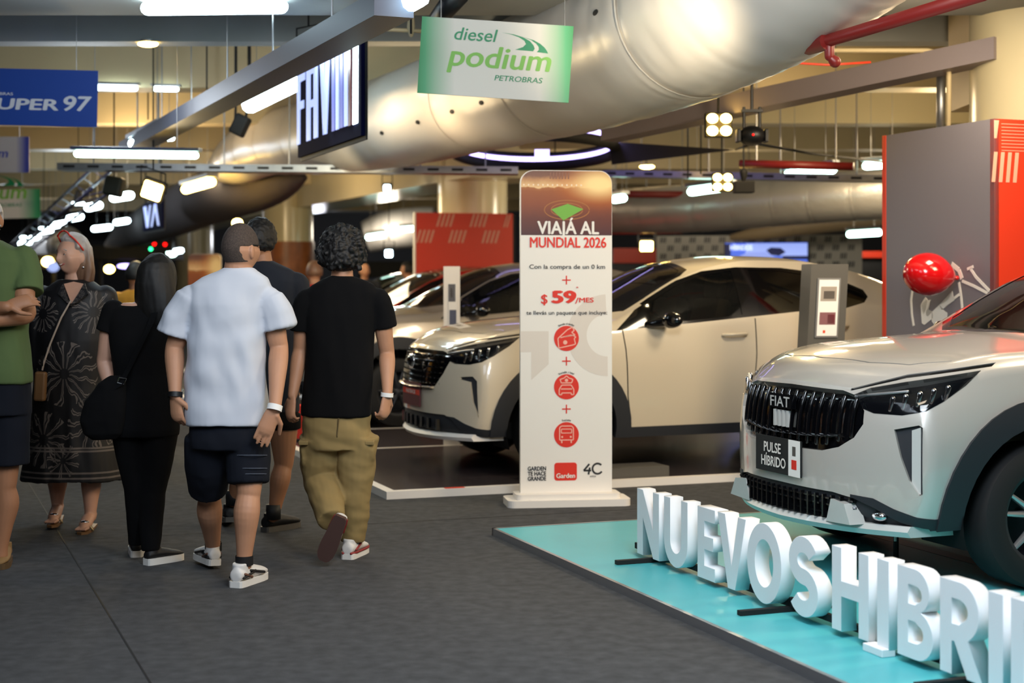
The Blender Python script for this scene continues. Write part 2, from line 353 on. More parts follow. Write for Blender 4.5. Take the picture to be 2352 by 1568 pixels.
# second thin rail beside it, with fluorescent battens
a2, b2 = at(668, 165, 13.0), at(330, 330, 17)
hose('support_rail', [a2, b2], .035, M['darksteel'], 'thin dark rail hanging below the diagonal trunking', 'rail')
hose('fabric_fold', [at(1003, 48, 9.9), at(1052, -14, 9.6)], [.06, .075], M['black'], 'black cable bundle rising above the big diesel fuel sign', 'cable')
for i, (px, y0, y1, Y) in enumerate(((944, 0, 78, 10.5), (475, 110, 210, 15), (540, 115, 170, 15), (575, 115, 165, 15), (340, 205, 275, 17), (362, 205, 285, 17), (1580, 300, 410, 15.5), (1610, 310, 400, 15.5))):
    hose('hanger_rod', [V((at(px, y1, Y).x, Y, 3.89)), at(px, y1, Y)], .008, M['darksteel'], 'thin ceiling rod hanging among the beams', 'rod', group='thin ceiling rods')
t = thing('sprinkler_drop', 'pale sprinkler pipe with a drop head left of the big diesel fuel sign', 'pipe', at(944, 60, 10.6))
obj('pipe', tube(B(), [at(850, 66, 10.6), at(985, 72, 10.6)], .014), M['cream'], t, True)
obj('head', limb(B(), [at(944, 30, 10.6), at(944, 62, 10.6), at(944, 80, 10.6)], [.02, .028, .016]), M['cream'], t, True)
# ------------------------------------------------------------------ ducts
def duct(name, label, ctrl, m, seams, vents=(), ref=None, sub=16):
    pts = []
    n = len(ctrl)
    for i in range(n-1):
        p0, p1, p2, p3 = [ctrl[max(0, min(n-1, k))] for k in (i-1, i, i+1, i+2)]
        for q in range(sub):
            f = q/sub; pts.append([.5*(2*b_+(c_-a_)*f+(2*a_-5*b_+4*c_-d_)*f*f+(3*b_-a_-3*c_+d_)*f**3) for a_, b_, c_, d_ in zip(p0, p1, p2, p3)])
    pts.append(ctrl[-1])
    P = [at(*p[:3]) for p in pts]; Rr = [p[3] for p in pts]
    t = thing(name, label, 'duct', (P[0]+P[-1])/2); bm = B(); rings = []
    N = 48; a0, _ = perp(P[1]-P[0]); frames = []
    for i, p in enumerate(P):
        tt = (P[min(i+1, len(P)-1)]-P[max(i-1, 0)]).normalized(); h = ZZ.cross(tt).normalized(); w = tt.cross(h); frames.append((tt, h, w))
        r = Rr[i]; ring = []
        for k in range(N):
            th = 2*PI*k/N; dr = V((math.cos(th), math.sin(th), 0))
            cr = 1+.012*noise.noise(V((i*.4, th*2.5, 1)))+.012*noise.noise(V((i*.8, th*.9, 7)))+.006*noise.noise(V((i*1.9, th*1.6, 3)))
            if i in seams: cr -= .022
            ring.append(p+h*math.cos(th)*r*cr+w*math.sin(th)*r*cr)
        rings.append(ring)
    loft(bm, rings, cap=True); obj('skin', bm, m, t, True)
    for i in range(sub//2, len(P), sub*2):
        q = P[i]+frames[i][2]*0; obj('hanger', tube(B(), [q+ZZ*Rr[i]*.97, V((q.x, q.y, 3.89))], .006, 5), M['steel'], t)
    for i in seams:
        if i >= len(P): continue
        tt, h, w = frames[i]; bm = B(); rr = [P[i]+h*math.cos(q*2*PI/N)*Rr[i]*1.0+w*math.sin(q*2*PI/N)*Rr[i]*1.0 for q in range(N)]
        loft(bm, [[v-tt*.012 for v in rr], [v+(v-P[i]).normalized()*.004 for v in rr], [v+tt*.012 for v in rr]], cap=False); obj('seam_band', bm, m, t, True)
    for (i, th) in vents:
        tt, h, w = frames[i]; c = P[i]+(h*math.cos(th)+w*math.sin(th))*Rr[i]*1.004; nn = (c-P[i]).normalized()
        bm = B(); ball(bm, c, (.045, .02, .008), Matrix((tt, nn.cross(tt), nn)).transposed(), 10, 6); obj('vent_hole', bm, M['matblack'], t)
    return t, P, Rr, frames
big = [(505, 388, 22.0, .20), (555, 362, 21.0, .36), (620, 330, 19.5, .40), (740, 312, 17.3, .43), (900, 280, 15.0, .455), (1100, 218, 13.2, .49), (1300, 152, 11.7, .53), (1480, 82, 10.5, .555), (1640, 0, 9.5, .575), (1800, -100, 8.8, .59), (2000, -250, 8.2, .59)]
duct('air_duct', 'huge white fabric air duct sweeping down from the top right', big, M['duct'], (10, 19, 28, 37, 46, 55, 66, 80, 94, 124), [(60, 3.6), (70, 3.6), (77, 3.6), (84, 3.6), (90, 3.6), (105, 3.3), (112, 3.2), (119, 3.1), (127, 3.0)])
far = [(1395, 486, 22, .30), (1500, 482, 21.5, .33), (1640, 475, 21, .33), (1800, 462, 20.5, .33), (1950, 450, 20, .33), (2120, 440, 19.5, .33)]
duct('air_duct', 'far silver air duct crossing above the checkered booth wall', far, M['silverfoil'], (7, 15, 22, 29, 38, 47, 56, 66))
duct('air_duct', 'smaller beige duct below the far silver duct, near the grey booth wall', [(1680, 545, 26, .05), (1760, 533, 25.5, .13), (1900, 512, 25, .16), (2040, 500, 24.5, .17), (2150, 494, 24, .17)], mat('beige_fabric', '8f7f66', .6, bump=.3, bump_s=14), (12, 24, 36, 48))
duct('air_duct', 'sagging dark fabric duct above the bright low beam on the left', [(245, 562, 34, .06), (290, 540, 31, .26), (370, 502, 28, .40), (480, 455, 24, .42), (600, 428, 21.5, .33), (660, 415, 20.4, .2), (700, 408, 20, .04)], mat('dark_fabric', '423b3c', .9), (12, 24))
duct('air_duct', 'pale curved duct far behind the shoulder of the woman in the floral dress', [(80, 600, 40, .3), (105, 575, 38, .45), (150, 562, 36, .45)], M['silverfoil'], ())
duct('air_duct', 'grey round duct far behind the curly-haired man', [(840, 545, 38, .4), (900, 528, 38, .5), (1000, 520, 38, .5)], M['silverfoil'], (6, 14))
# ------------------------------------------------------------------ fluorescent battens, floods and spots
tubes_g = 'fluorescent battens'
def batten(a, b, label, glow='tube', r=.035, hang=True, group=None, housing=True, open_=False):
    t = thing('fluorescent_batten', label, 'light', (a+b)/2, group); d = (b-a).normalized(); s, w = perp(d)
    if w.z < 0: w = -w
    obj('tube', limb(B(), [a, b], r, 10), M[glow], t, True)
    if housing:
        bm = B(); box(bm, (a+b)/2+ZZ*(r*1.5), ((b-a).length+.1, r*2.6, r*.9), frame(d), .004); obj('housing', bm, M['steel'], t)
    if hang:
        for f in (.15, .85):
            p = a+(b-a)*f; obj('hanger', tube(B(), [p+ZZ*r*1.8, V((p.x, p.y, 3.88))], .003, 6), M['steel'], t)
    return t
batten(at(842, 62, 8.9), at(965, -8, 8.0), 'bright fluorescent batten beside the big diesel fuel sign, at the top edge', 'tubecool', .055)
batten(at(575, 240, 14.0), at(675, 190, 13.1), 'bright fluorescent batten just left of the lit letter panel', 'tubecool', .08)
batten(at(178, 353, 13), at(448, 357, 12.8), 'long level fluorescent batten at the left, above the warm floodlight', 'tube', .032)
batten(at(305, 330, 15.9), at(372, 296, 14.9), 'slanting batten at the lower end of the diagonal trunking', 'tubecool', .05)
batten(at(352, 319, 16.5), at(395, 317, 16.3), 'short batten beside the lower end of the diagonal trunking', 'tubecool', .03)
batten(at(426, 435, 21), at(486, 418, 20), 'warm glowing batten above the dark sagging duct', 'warmglow', .06)
batten(at(340, 19, 10.5), at(645, 15, 10.5), 'cool batten along the ceiling at the top left', 'tubecool', .05, hang=False)
batten(at(225, 201, 15.1), at(310, 203, 15.1), 'strip light on the tan beam, right of the blue sign', 'tubecool', .028, hang=False)
batten(at(358, 204, 15.1), at(405, 205, 15.1), 'short strip light on the tan beam left of the trunking', 'tubecool', .025, hang=False)
batten(at(1810, 402, 17), at(1912, 389, 16.6), 'bright batten above the far silver duct, left of the grey booth wall', 'tube', .05)
batten(at(1990, 381, 17), at(2060, 376, 16.8), 'batten partly hidden by the tall grey booth wall', 'tube', .045)
batten(at(1588, 440, 18), at(1676, 428, 17.6), 'batten under the four small warm spots right of the totem', 'tube', .05)
batten(at(1952, 538, 22), at(2018, 534, 21.8), 'batten over the right end of the checkered booth wall', 'tube', .05)
batten(at(1412, 458, 20), at(1432, 455, 19.8), 'short batten end showing just right of the totem', 'tube', .05)
batten(at(922, 527, 27), at(954, 525, 27), 'greenish batten at the left edge of the red booth wall', 'tube', .05)
batten(at(846, 545, 30), at(880, 540, 30), 'batten just right of the curly hair', 'tube', .06)
batten(at(986, 1), at(990, 1), '') if False else None
for i, (px, py, Y, L) in enumerate(((280, 458, 19, .20), (215, 480, 20.5, .14), (172, 505, 23, .16), (136, 520, 25.5, .16), (106, 534, 28, .17), (79, 550, 31, .14), (58, 561, 33, .2), (280, 513, 28, .2), (234, 528, 28, .28), (405, 581, 30, .18))):
    c = at(px, py, Y); batten(c-V((L/2*1.0, 0, -.02)), c+V((L/2*1.0, 0, .05)), 'cool panel light in the receding rows over the left aisle', 'tubecool', .055, True, 'panel lights over the left aisle', housing=False)
for i, (px, py, Y) in enumerate(((180, 467, 20), (101, 524, 26), (51, 544, 32))):
    c = at(px, py, Y); t = thing('downlight', 'round pendant light hanging over the far left aisle', 'light', c, 'round pendants over the left aisle')
    bm = B(); ball(bm, c, (.085, .085, .03)); obj('diffuser', bm, M['tubecool'], t, True)
    obj('cap', limb(B(), [c+ZZ*.03, c+ZZ*.14], [.07, .04]), M['matblack'], t, True); obj('cord', tube(B(), [c+ZZ*.14, V((c.x, c.y, 3.88))], .006, 6), M['matblack'], t)
def flood(px, py, Y, w, h, roll, glow, label, yoke=True, face=(0, -1, -.25)):
    c = at(px, py, Y); n = V(face).normalized(); x = n.cross(ZZ).normalized()*-1; y = x.cross(n)*-1
    if y.z < 0: y = -y
    c_, s_ = math.cos(roll), math.sin(roll); x, y = x*c_+y*s_, y*c_-x*s_
    t = thing('floodlight', label, 'light', c); bm = B(); prism(bm, rrect(-w/2, -h/2, w/2, h/2, .02), c, x, y, n, .0, .012); obj('lens', bm, M[glow], t)
    bm = B(); prism(bm, rrect(-w/2-.02, -h/2-.02, w/2+.02, h/2+.02, .02), c, x, y, n, -.08, -.001); obj('housing', bm, M['matblack'], t)
    if yoke:
        bm = B(); tube(bm, [c-x*(w/2+.03)-n*.04, c-x*(w/2+.03)-n*.04+ZZ*.2, c+x*(w/2+.03)-n*.04+ZZ*.2, c+x*(w/2+.03)-n*.04], .009, 6); obj('yoke', bm, M['matblack'], t)
        obj('drop_rod', tube(B(), [c-n*.04+ZZ*.2, V((c.x-n.x*.04, c.y-n.y*.04, 3.88))], .008, 6), M['matblack'], t)
    return c
flood(707, 120, 11.9, .13, .17, .2, 'coolglow', 'cool white floodlight at the left edge of the lit letter panel')
flood(350, 438, 15.0, .19, .17, -.35, 'warmglow', 'warm yellow floodlight glaring over the aisle, above the walkers')
flood(1485, 565, 23, .19, .15, 0, 'warmglow', 'square warm floodlight on the red band left of the checkered wall')
flood(893, 582, 26, .12, .12, 0, 'coolglow', 'white floodlight shining beside the curly-haired man')
flood(889, 432, 24, .10, .10, 0, 'coolglow', 'small white floodlight hanging under the low beam')
spot('flood_warm', at(350, 430, 14.8), (-2.2, 8.5, .2), 110, (1, .78, .42), 95, .1)
spot('flood_cool', at(707, 120, 11.7), (-1.5, 8.2, .3), 45, (.8, .92, 1), 90, .1)
# four-lamp blinders on the right
def blinder(px, py, Y, w, h, label, extra=None):
    c = at(px, py, Y); t = thing('stage_light', label, 'light', c); bm = B(); box(bm, c+V((0, .06, 0)), (w, .08, h), None, .01); obj('housing', bm, M['matblack'], t)
    for i in (-1, 1):
        for j in (-1, 1):
            bm = B(); ball(bm, c+V((i*w*.25, 0, j*h*.25)), (w*.21, .03, h*.2)); obj('bulb', bm, M['warmglow'], t, True)
    obj('drop_rod', tube(B(), [c+V((0, .06, h/2)), V((c.x, c.y+.06, 3.88))], .01, 6), M['matblack'], t)
blinder(1652, 286, 12.4, .22, .20, 'four-lamp warm blinder glowing left of the round stage light')
blinder(1660, 418, 15.5, .21, .19, 'four-lamp warm blinder above the batten, beside the black speaker')
spot('blinder_spot', at(1652, 286, 12.0), (1.2, 10.6, .7), 60, (1, .8, .45), 80, .1)
# spots with no fixture, added to brighten the duct
spot('duct_spot', (.95, 7.3, 2.5), at(1415, 10, 10.8), 380, (1, .83, .55), 42, .12, 1)
spot('duct_spot_far', at(720, 470, 13.5), at(600, 335, 19.5), 230, (1, .82, .5), 50, .12)
spot('duct_spot_mid', at(980, 420, 11.0), at(980, 260, 14.0), 16, (1, .86, .66), 75, .2)
for px, py, Y, lab in ((340, 101, 12.35, 'small warm bulb under the grey beam at the top left'), (1486, 383, 17, 'small warm lamp just right of the totem top')):
    c = at(px, py, Y); t = thing('ceiling_lamp', lab, 'light', c); bm = B(); ball(bm, c, (.085, .05, .026)); obj('bulb', bm, M['warmglow'], t, True)
    obj('base', limb(B(), [c+ZZ*.015, c+ZZ*.03], [.07, .07], dome=False), M['steel'], t, 30)
# moving head and boxes
c = at(1727, 312, 11.6); t = thing('stage_light', 'round black moving stage light with a tiny red indicator', 'stage light', c)
bm = B(); ball(bm, c, (.105, .10, .078)); obj('head', bm, M['black'], t, True)
bm = B()
for s in (-1, 1): box(bm, c+V((s*.105, 0, .0)), (.03, .11, .10), None, .008)
obj('yoke', bm, M['black'], t)
bm = B(); ball(bm, c+V((-.005, -.099, .0)), .008); obj('indicator', bm, M['redglow'], t)
bm = B()
for s in (-1, 1): tube(bm, [c+V((s*.06, 0, .06)), c+V((s*.06, 0, .22))], .012, 6)
box(bm, c+V((0, 0, .19)), (.16, .05, .02)); tube(bm, [c+V((0, 0, .2)), V((c.x, c.y, 3.88))], .012, 6); obj('clamp', bm, M['black'], t)
c = at(1708, 430, 14.5); t = thing('speaker', 'black box speaker hanging right of the four small warm lamps', 'speaker', c)
obj('cabinet', bx(c, (.19, .16, .11), frame(V((1, 0, 0))), .008), M['matblack'], t)
obj('clamp', limb(B(), [c+ZZ*.06, c+ZZ*.14], [.02, .04]), M['matblack'], t, True); obj('drop_rod', tube(B(), [c+ZZ*.14, V((c.x, c.y, 3.88))], .008, 6), M['matblack'], t)
c = at(552, 288, 14.5); t = thing('speaker', 'tilted black speaker hanging between the trunking and the duct end', 'speaker', c)
Rt = Matrix.Rotation(.45, 3, 'Y'); obj('cabinet', bx(c, (.13, .2, .2), Rt, .02), M['matblack'], t)
bm = B()
for s in (-1, 1): tube(bm, [c+V((s*.05, 0, .05)), c+V((s*.06+.02, 0, .25)), V((c.x+s*.06+.02, c.y, 3.88))], .012, 6)
obj('bracket', bm, M['matblack'], t)
c = at(262, 428, 17); t = thing('speaker', 'dark green-black hanging box left of the warm floodlight', 'speaker', c)
obj('cabinet', bx(c, (.2, .2, .22), Matrix.Rotation(.2, 3, 'Y'), .03), mat('dark_green_plastic', '1d241b', .6), t); obj('drop_rod', tube(B(), [c+ZZ*.1, V((c.x, c.y, 3.88))], .008, 6), M['matblack'], t)
# oval LED truss ring and its black fabric sail
c = at(1228, 345, 16.5); t = thing('led_ring', 'oval truss ring with violet LED light above the totem', 'light', c); bm = B()
rx, ry = .88, 1.9
for zz, r_, m, nm in ((.05, .035, 'purple', 'led_tube'), (-.02, .06, 'matblack', 'truss'), (.11, .03, 'matblack', 'upper_rail')):
    bm = B(); pts = [c+V((rx*math.cos(q*2*PI/40), ry*math.sin(q*2*PI/40), zz)) for q in range(41)]; tube(bm, pts, r_, 8); obj(nm, bm, M[m], t, True)
for q in range(5):
    p = c+V((rx*math.cos(q*2*PI/5), ry*math.sin(q*2*PI/5), .1)); obj('drop_rod', tube(B(), [p, V((p.x, p.y, 3.88))], .008, 6), M['matblack'], t)
bm = B(); box(bm, at(1245, 352, 14.55), (.14, .08, .07)); obj('controller', bm, mat('violet_lit_box', (.75, .72, 1), .5, emit=2.5, ec=(.75, .72, 1)), t)
bm = B(); a, b, d = at(1400, 325, 16), at(1690, 344, 15), at(1405, 378, 15.6)
prism(bm, [(0, 0), (1, 0), (0, 1)], a, b-a, d-a, V((0, 1, 0)), 0, .02)
tag(obj('fabric_sail', bm, mat('charcoal_fabric', '1c1b1f', .8)), 'black triangular fabric sail right of the violet LED ring', 'sail')
hose('truss_cable', [at(1690, 344, 15), at(1727, 330, 12.2)], .01, M['matblack'], 'dark cable from the black sail to the round stage light', 'cable')
hose('truss_cable', [at(1740, 330, 12.2), at(1860, 352, 14), at(2030, 372, 16)], .012, M['matblack'], 'dark cable from the round stage light to the grey booth wall', 'cable')
# exposed beam edges on the right: a wide pale purple fascia under the ceiling
bm = B(); a, b = at(1400, 325, 13.5), at(2300, 139, 11.0); d = (b-a).normalized(); s = V((-d.y, d.x, 0)).normalized()
loft(bm, [[p+s*q*.12+ZZ*z for q, z in ((-1, .16), (-1, 0), (1, 0), (1, .16))] for p in (a, b)])
tag(obj('roof_joist', bm, mat('mauve_grey_steel', '8a8084', .5)), 'pale mauve steel joist rising right behind the big duct', 'beam')
# dark violet truss on the far left
a, b = at(20, 590, 34), at(235, 412, 18); t = thing('truss', 'dark blue truss receding over the left aisle', 'truss', (a+b)/2)
d = (b-a).normalized(); s, w = perp(d); bm = B()
for i, j in ((-1, -1), (1, -1), (1, 1), (-1, 1)): tube(bm, [a+s*i*.12+w*j*.12, b+s*i*.12+w*j*.12], .02, 6)
obj('chords', bm, mat('indigo_truss', '2c2a55', .4, .5), t); bm = B(); L = (b-a).length
for k in range(18):
    p, q = a+d*L*k/18, a+d*L*(k+1)/18
    for i, j in ((-1, -1), (1, 1)): tube(bm, [p+s*i*.12+w*j*.12, q-s*i*.12*i*j+w*j*.12], .009, 5)
obj('lacing', bm, mat('indigo_truss', '2c2a55', .4, .5), t)
# ------------------------------------------------------------------ printed and lit things
def gradmat(name, stops, axis='X', rough=.5):
    m = bpy.data.materials.new(name); m.use_nodes = True; nt = m.node_tree; b = nt.nodes['Principled BSDF']; b.inputs['Roughness'].default_value = rough
    tc = nt.nodes.new('ShaderNodeTexCoord'); sp = nt.nodes.new('ShaderNodeSeparateXYZ'); r = nt.nodes.new('ShaderNodeValToRGB')
    nt.links.new(tc.outputs['Generated'], sp.inputs[0]); nt.links.new(sp.outputs[axis], r.inputs[0]); nt.links.new(r.outputs[0], b.inputs['Base Color'])
    e = r.color_ramp.elements
    while len(e) < len(stops): e.new(.5)
    for q, (p, c) in zip(e, stops): q.position = p; q.color = lin(c)
    return m
def face_at(a, b, h=None):                          # Plane from bottom left to bottom right corner
    x = (b-a).normalized(); y = (ZZ-x*x.z).normalized(); return Plane(a, x, y), (b-a).length
def hit(pl, px, py):                                # where the sight line through (px, py) meets a plane
    o = V((0, 0, HC)); d = at(px, py, 1)-o; k = (pl.O-o).dot(pl.N)/d.dot(pl.N); q = o+d*k-pl.O
    return q.dot(pl.X), q.dot(pl.Y)
def wires(pl, us, v, t, m='steel', top=3.88):
    for u in us:
        p = pl.P(u, v); obj('hanging_wire', tube(B(), [p, V((p.x, p.y, top))], .0025, 5), M[m], t)
def swoosh(pl, u, v, s, m, t):                      # road-like swoosh: two tapering curved blades
    A = ([(0, 1), (.2, .93), (.36, .82), (.48, .66), (.52, .50), (.46, .34), (.30, .18)], [(0, 1), (.24, .95), (.44, .84), (.60, .66), (.68, .46), (.71, .30), (.68, .16)])
    Bb = ([(.45, .84), (.62, .72), (.73, .56), (.79, .40), (.80, .26), (.76, .13)], [(.45, .84), (.68, .72), (.82, .56), (.91, .40), (.96, .26), (1, .10)])
    A, Bb = [[[l[i], l[i+1], r[i+1], r[i]] if i else [l[0], l[1], r[1]] for i in range(len(l)-1)] for l, r in (A, Bb)]
    pl.shape('road_mark', [[(u+x*s, v+y*s*.42) for x, y in p] for p in A+Bb], M[m], t)
def podium_sign(bl, br, h, label, wire_us, scale):
    pl, w = face_at(bl, br); t = thing('hanging_sign', label, 'sign', bl)
    g = MATS.get('green_fade_board') or gradmat('green_fade_board', [(0, '0a7f42'), (.05, '3f9565'), (.24, 'd0ccc4'), (.78, 'd0ccc4'), (.95, '3f9a68'), (1, '0a7f42')]); MATS['green_fade_board'] = g
    obj('board', prism(B(), [(0, 0), (w, 0), (w, h), (0, h)], pl.O, pl.X, pl.Y, pl.N, -.012, 0), g, t)
    k = w/.995
    pl.text('lettering', 'diesel', .215*k, .365*k, .085*k, M['greendark'], t, width=.27*k, bold=.012, shear=.2, align='LEFT')
    pl.text('lettering', 'podium', .195*k, .195*k, .145*k, M['greenlight'], t, width=.655*k, bold=.02, shear=.18, align='LEFT')
    pl.text('lettering', 'PETROBRAS', .50*k, .115*k, .036*k, M['greendark'], t, width=.31*k, bold=.012, shear=.2, align='LEFT')
    swoosh(pl, .53*k, .30*k, .31*k, 'greendark', t); wires(pl, wire_us, h, t); return t
podium_sign(at(958, 213, 9.6), at(1306, 236, 9.6), .483, 'large white and green diesel fuel sign hanging in front of the big duct', (.12, .9), 1)
podium_sign(at(-138, 505, 22), at(93, 500, 22), .42, 'small distant diesel fuel sign at the left edge, above the grey-haired man', (.2, 1.2), 1)
pl, w = face_at(at(-230, 281, 12), at(222, 292, 12)); t = thing('hanging_sign', 'blue fuel sign hanging at the upper left edge', 'sign', at(0, 290, 12))
obj('board', prism(B(), [(0, 0), (w, 0), (w, .445), (0, .445)], pl.O, pl.X, pl.Y, pl.N, -.012, 0), M['bluesign'], t)
M['signwhite'] = mat('white_print', 'e6e9f4', .5)
pl.text('lettering', 'SUPER', .66, .125, .088, M['signwhite'], t, width=.58, bold=.035, shear=.15, align='LEFT')
pl.text('lettering', '97', 1.275, .125, .118, M['signwhite'], t, width=.205, bold=.03, shear=.2, align='LEFT')
pl.text('lettering', 'PETROBRAS', .64, .235, .022, M['signwhite'], t, width=.245, bold=.02, align='LEFT'); wires(pl, (1.38, .2), .445, t)
pl, w = face_at(at(-150, 397, 17), at(67, 396, 17)); t = thing('hanging_sign', 'white sign with a violet-blue fading edge below the blue sign', 'sign', at(0, 396, 17))
obj('board', prism(B(), [(0, 0), (w, 0), (w, .40), (0, .40)], pl.O, pl.X, pl.Y, pl.N, -.012, 0), gradmat('violet_fade_board', [(0, '3c48b8'), (.2, 'ddd8de'), (.86, 'ddd8de'), (.96, '5a62c0'), (1, '2c3cb0')]), t)
pl.text('lettering', 'podium', .36, .17, .1, mat('violet_print', '5560c8', .5), t, width=.45, bold=.03, shear=.18, align='LEFT'); wires(pl, (.95,), .40, t)
# lit letter panel, nearly edge on
def lit_panel(bl, br, h, label, items, depth=.03):
    pl, w = face_at(bl, br); t = thing('illuminated_sign', label, 'sign', bl)
    obj('panel', prism(B(), [(0, 0), (w, 0), (w, h), (0, h)], pl.O, pl.X, pl.Y, pl.N, -depth, 0), mat('dark_navy_panel', '0d1030', .95, spec=.05), t)
    obj('frame', prism(B(), [(-.03, -.03), (w+.03, -.03), (w+.03, h+.03), (-.03, h+.03)], pl.O, pl.X, pl.Y, pl.N, -depth-.012, -depth), M['matblack'], t)
    for nm, polys, m in items: pl.shape(nm, [[(u*w, v*h) for u, v in p] for p in polys], M[m], t, .0, .008)
    for u in (.1, .9):
        p = pl.P(u*w, h)-pl.N*.015; obj('hanging_rod', tube(B(), [p, V((p.x, p.y, 3.88))], .012, 6), M['matblack'], t)
    return t
R4 = lambda a, b, c, d: [(a, c), (b, c), (b, d), (a, d)]
lit_panel(at(684, 362, 12.55), at(829, 311, 10.7), .80, 'dark navy panel with tall glowing violet-white letters left of the big diesel fuel sign',
 [('lit_letter', [R4(.0, .05, .13, .86), R4(.05, .14, .76, .86), R4(.05, .12, .48, .56)], 'letterglow'),
  ('lit_letter', [R4(.17, .235, .13, .86), R4(.295, .36, .13, .86), R4(.235, .295, .78, .86), R4(.235, .295, .45, .52)], 'letterglow'),
  ('lit_letter', [[(.40, .86), (.47, .86), (.49, .4), (.45, .13)], [(.47, .13), (.51, .13), (.56, .86), (.50, .86), (.46, .4)]], 'letterglow'),
  ('lit_bar', [R4(.59, .635, .13, .86)], 'letterdim'), ('lit_bar', [R4(.65, .695, .13, .86)], 'letterglow'), ('lit_bar', [R4(.715, .76, .13, .86)], 'letterdim'),
  ('lit_bar', [R4(.775, .83, .13, .88)], 'letterglow'), ('red_bar', [R4(.835, .87, .12, .9)], 'redpipe'), ('lit_letter', [[(.90, .12), (.96, .12), (.965, .82), (.95, .9), (.92, .9), (.905, .82)]], 'tubecool')])
lit_panel(at(328, 531, 24), at(372, 523, 22.4), .42, 'small distant glowing letter panel below the warm floodlight',
 [('lit_letter', [[(.05, .9), (.2, .9), (.3, .3), (.22, .1)], [(.22, .1), (.32, .1), (.45, .9), (.38, .9)]], 'letterglow'), ('lit_letter', [[(.45, .1), (.52, .1), (.72, .9), (.62, .9)], [(.62, .9), (.72, .9), (.88, .1), (.8, .1)]], 'letterglow')], .03)
# ------------------------------------------------------------------ totem
def totem(o, x, s, label):
    pl = Plane(o, x, ZZ); t = thing('advertising_totem', label, 'totem', o); w, zb, zt = .61*s, .075*s, 2.19*s
    pts = [(-w/2, zb), (w/2, zb)]+[(px, py) for px, py in rrect(-w/2, zb, w/2, zt, .085*s)[:14]]
    bm = B(); prism(bm, rrect(-.405*s, -.15*s, .405*s, .15*s, .05*s), pl.O, pl.X, -pl.N, ZZ, 0, .045*s); obj('base_plate', bm, M['white'], t)
    bm = B(); prism(bm, rrect(-.345*s, -.11*s, .345*s, .11*s, .04*s), pl.O, pl.X, -pl.N, ZZ, .045*s, .078*s); obj('base_step', bm, M['white'], t)
    obj('panel', prism(B(), pts, pl.O, pl.X, pl.Y, pl.N, -.045, 0), M['white'], t)
    return pl, t, w, zb, zt
def stadium_mat():
    m = bpy.data.materials.new('stadium_sunset_print'); m.use_nodes = True; nt = m.node_tree; L = nt.links; b = nt.nodes['Principled BSDF']; b.inputs['Roughness'].default_value = .45
    tc = nt.nodes.new('ShaderNodeTexCoord'); sp = nt.nodes.new('ShaderNodeSeparateXYZ'); L.new(tc.outputs['Generated'], sp.inputs[0])
    r = nt.nodes.new('ShaderNodeValToRGB'); e = r.color_ramp.elements
    st = [(0, '4a2428'), (.25, '642e22'), (.5, '8a4420'), (.68, '98501f'), (.735, 'a8642c'), (.75, 'f0c890'), (.775, 'e4b882'), (.86, 'c08a58'), (.92, '7e523e'), (1, '6e4638')]
    while len(e) < len(st): e.new(.5)
    for q, (p, c) in zip(e, st): q.position = p; q.color = lin(c)
    nz = nt.nodes.new('ShaderNodeTexNoise'); nz.inputs['Scale'].default_value = 9; nz.inputs['Detail'].default_value = 6; L.new(tc.outputs['Generated'], nz.inputs['Vector'])
    ad = nt.nodes.new('ShaderNodeMath'); ad.operation = 'MULTIPLY_ADD'; ad.inputs[1].default_value = .08; L.new(nz.outputs['Fac'], ad.inputs[0])
    sb = nt.nodes.new('ShaderNodeMath'); sb.operation = 'SUBTRACT'; sb.inputs[1].default_value = .04; L.new(sp.outputs['Z'], sb.inputs[0]); L.new(sb.outputs[0], ad.inputs[2]); L.new(ad.outputs[0], r.inputs[0])
    mp = nt.nodes.new('ShaderNodeMapping'); mp.inputs['Location'].default_value = (-.86, 0, -.80); L.new(tc.outputs['Generated'], mp.inputs['Vector'])
    m2 = nt.nodes.new('ShaderNodeMapping'); m2.inputs['Scale'].default_value = (1.7, 0, 2.2); L.new(mp.outputs[0], m2.inputs['Vector'])
    ln = nt.nodes.new('ShaderNodeVectorMath'); ln.operation = 'LENGTH'; L.new(m2.outputs[0], ln.inputs[0])
    g = nt.nodes.new('ShaderNodeMapRange'); g.inputs[1].default_value = 0; g.inputs[2].default_value = 1; g.inputs[3].default_value = 1; g.inputs[4].default_value = 0; g.interpolation_type = 'SMOOTHSTEP'; L.new(ln.outputs['Value'], g.inputs[0])
    r2 = nt.nodes.new('ShaderNodeValToRGB'); e = r2.color_ramp.elements; e[0].color = lin('d0700c'); e[0].position = .2; e[1].color = lin('ffdf9c'); e[1].position = .9; L.new(g.outputs[0], r2.inputs[0])
    mx = nt.nodes.new('ShaderNodeMixRGB'); L.new(g.outputs[0], mx.inputs[0]); L.new(r.outputs[0], mx.inputs[1]); L.new(r2.outputs[0], mx.inputs[2]); L.new(mx.outputs[0], b.inputs['Base Color'])
    return m
MST = stadium_mat()
o = gnd(1301, 1157); pl, t, w, zb, zt = totem(o, V((1, .14, 0)), 1, 'tall white totem with a sunset picture and red icons, standing on the carpet')
KP = FPX/o.y; tu = lambda px: (px-1303)/KP/.99; tv = lambda py: HC+(HY-py)/KP
top = [(-w/2+.004, tv(540)), (w/2-.002, tv(540))]+rrect(-w/2+.004, zb, w/2-.002, zt-.004, .083)[:14]
pl.shape('picture', [top], MST, t, .0004, .0014)
pl.shape('pitch', [[(tu(1268), tv(481)), (tu(1296), tv(506)), (tu(1342), tv(480)), (tu(1306), tv(468))]], M['greenlight'], t, .0014, .0022)
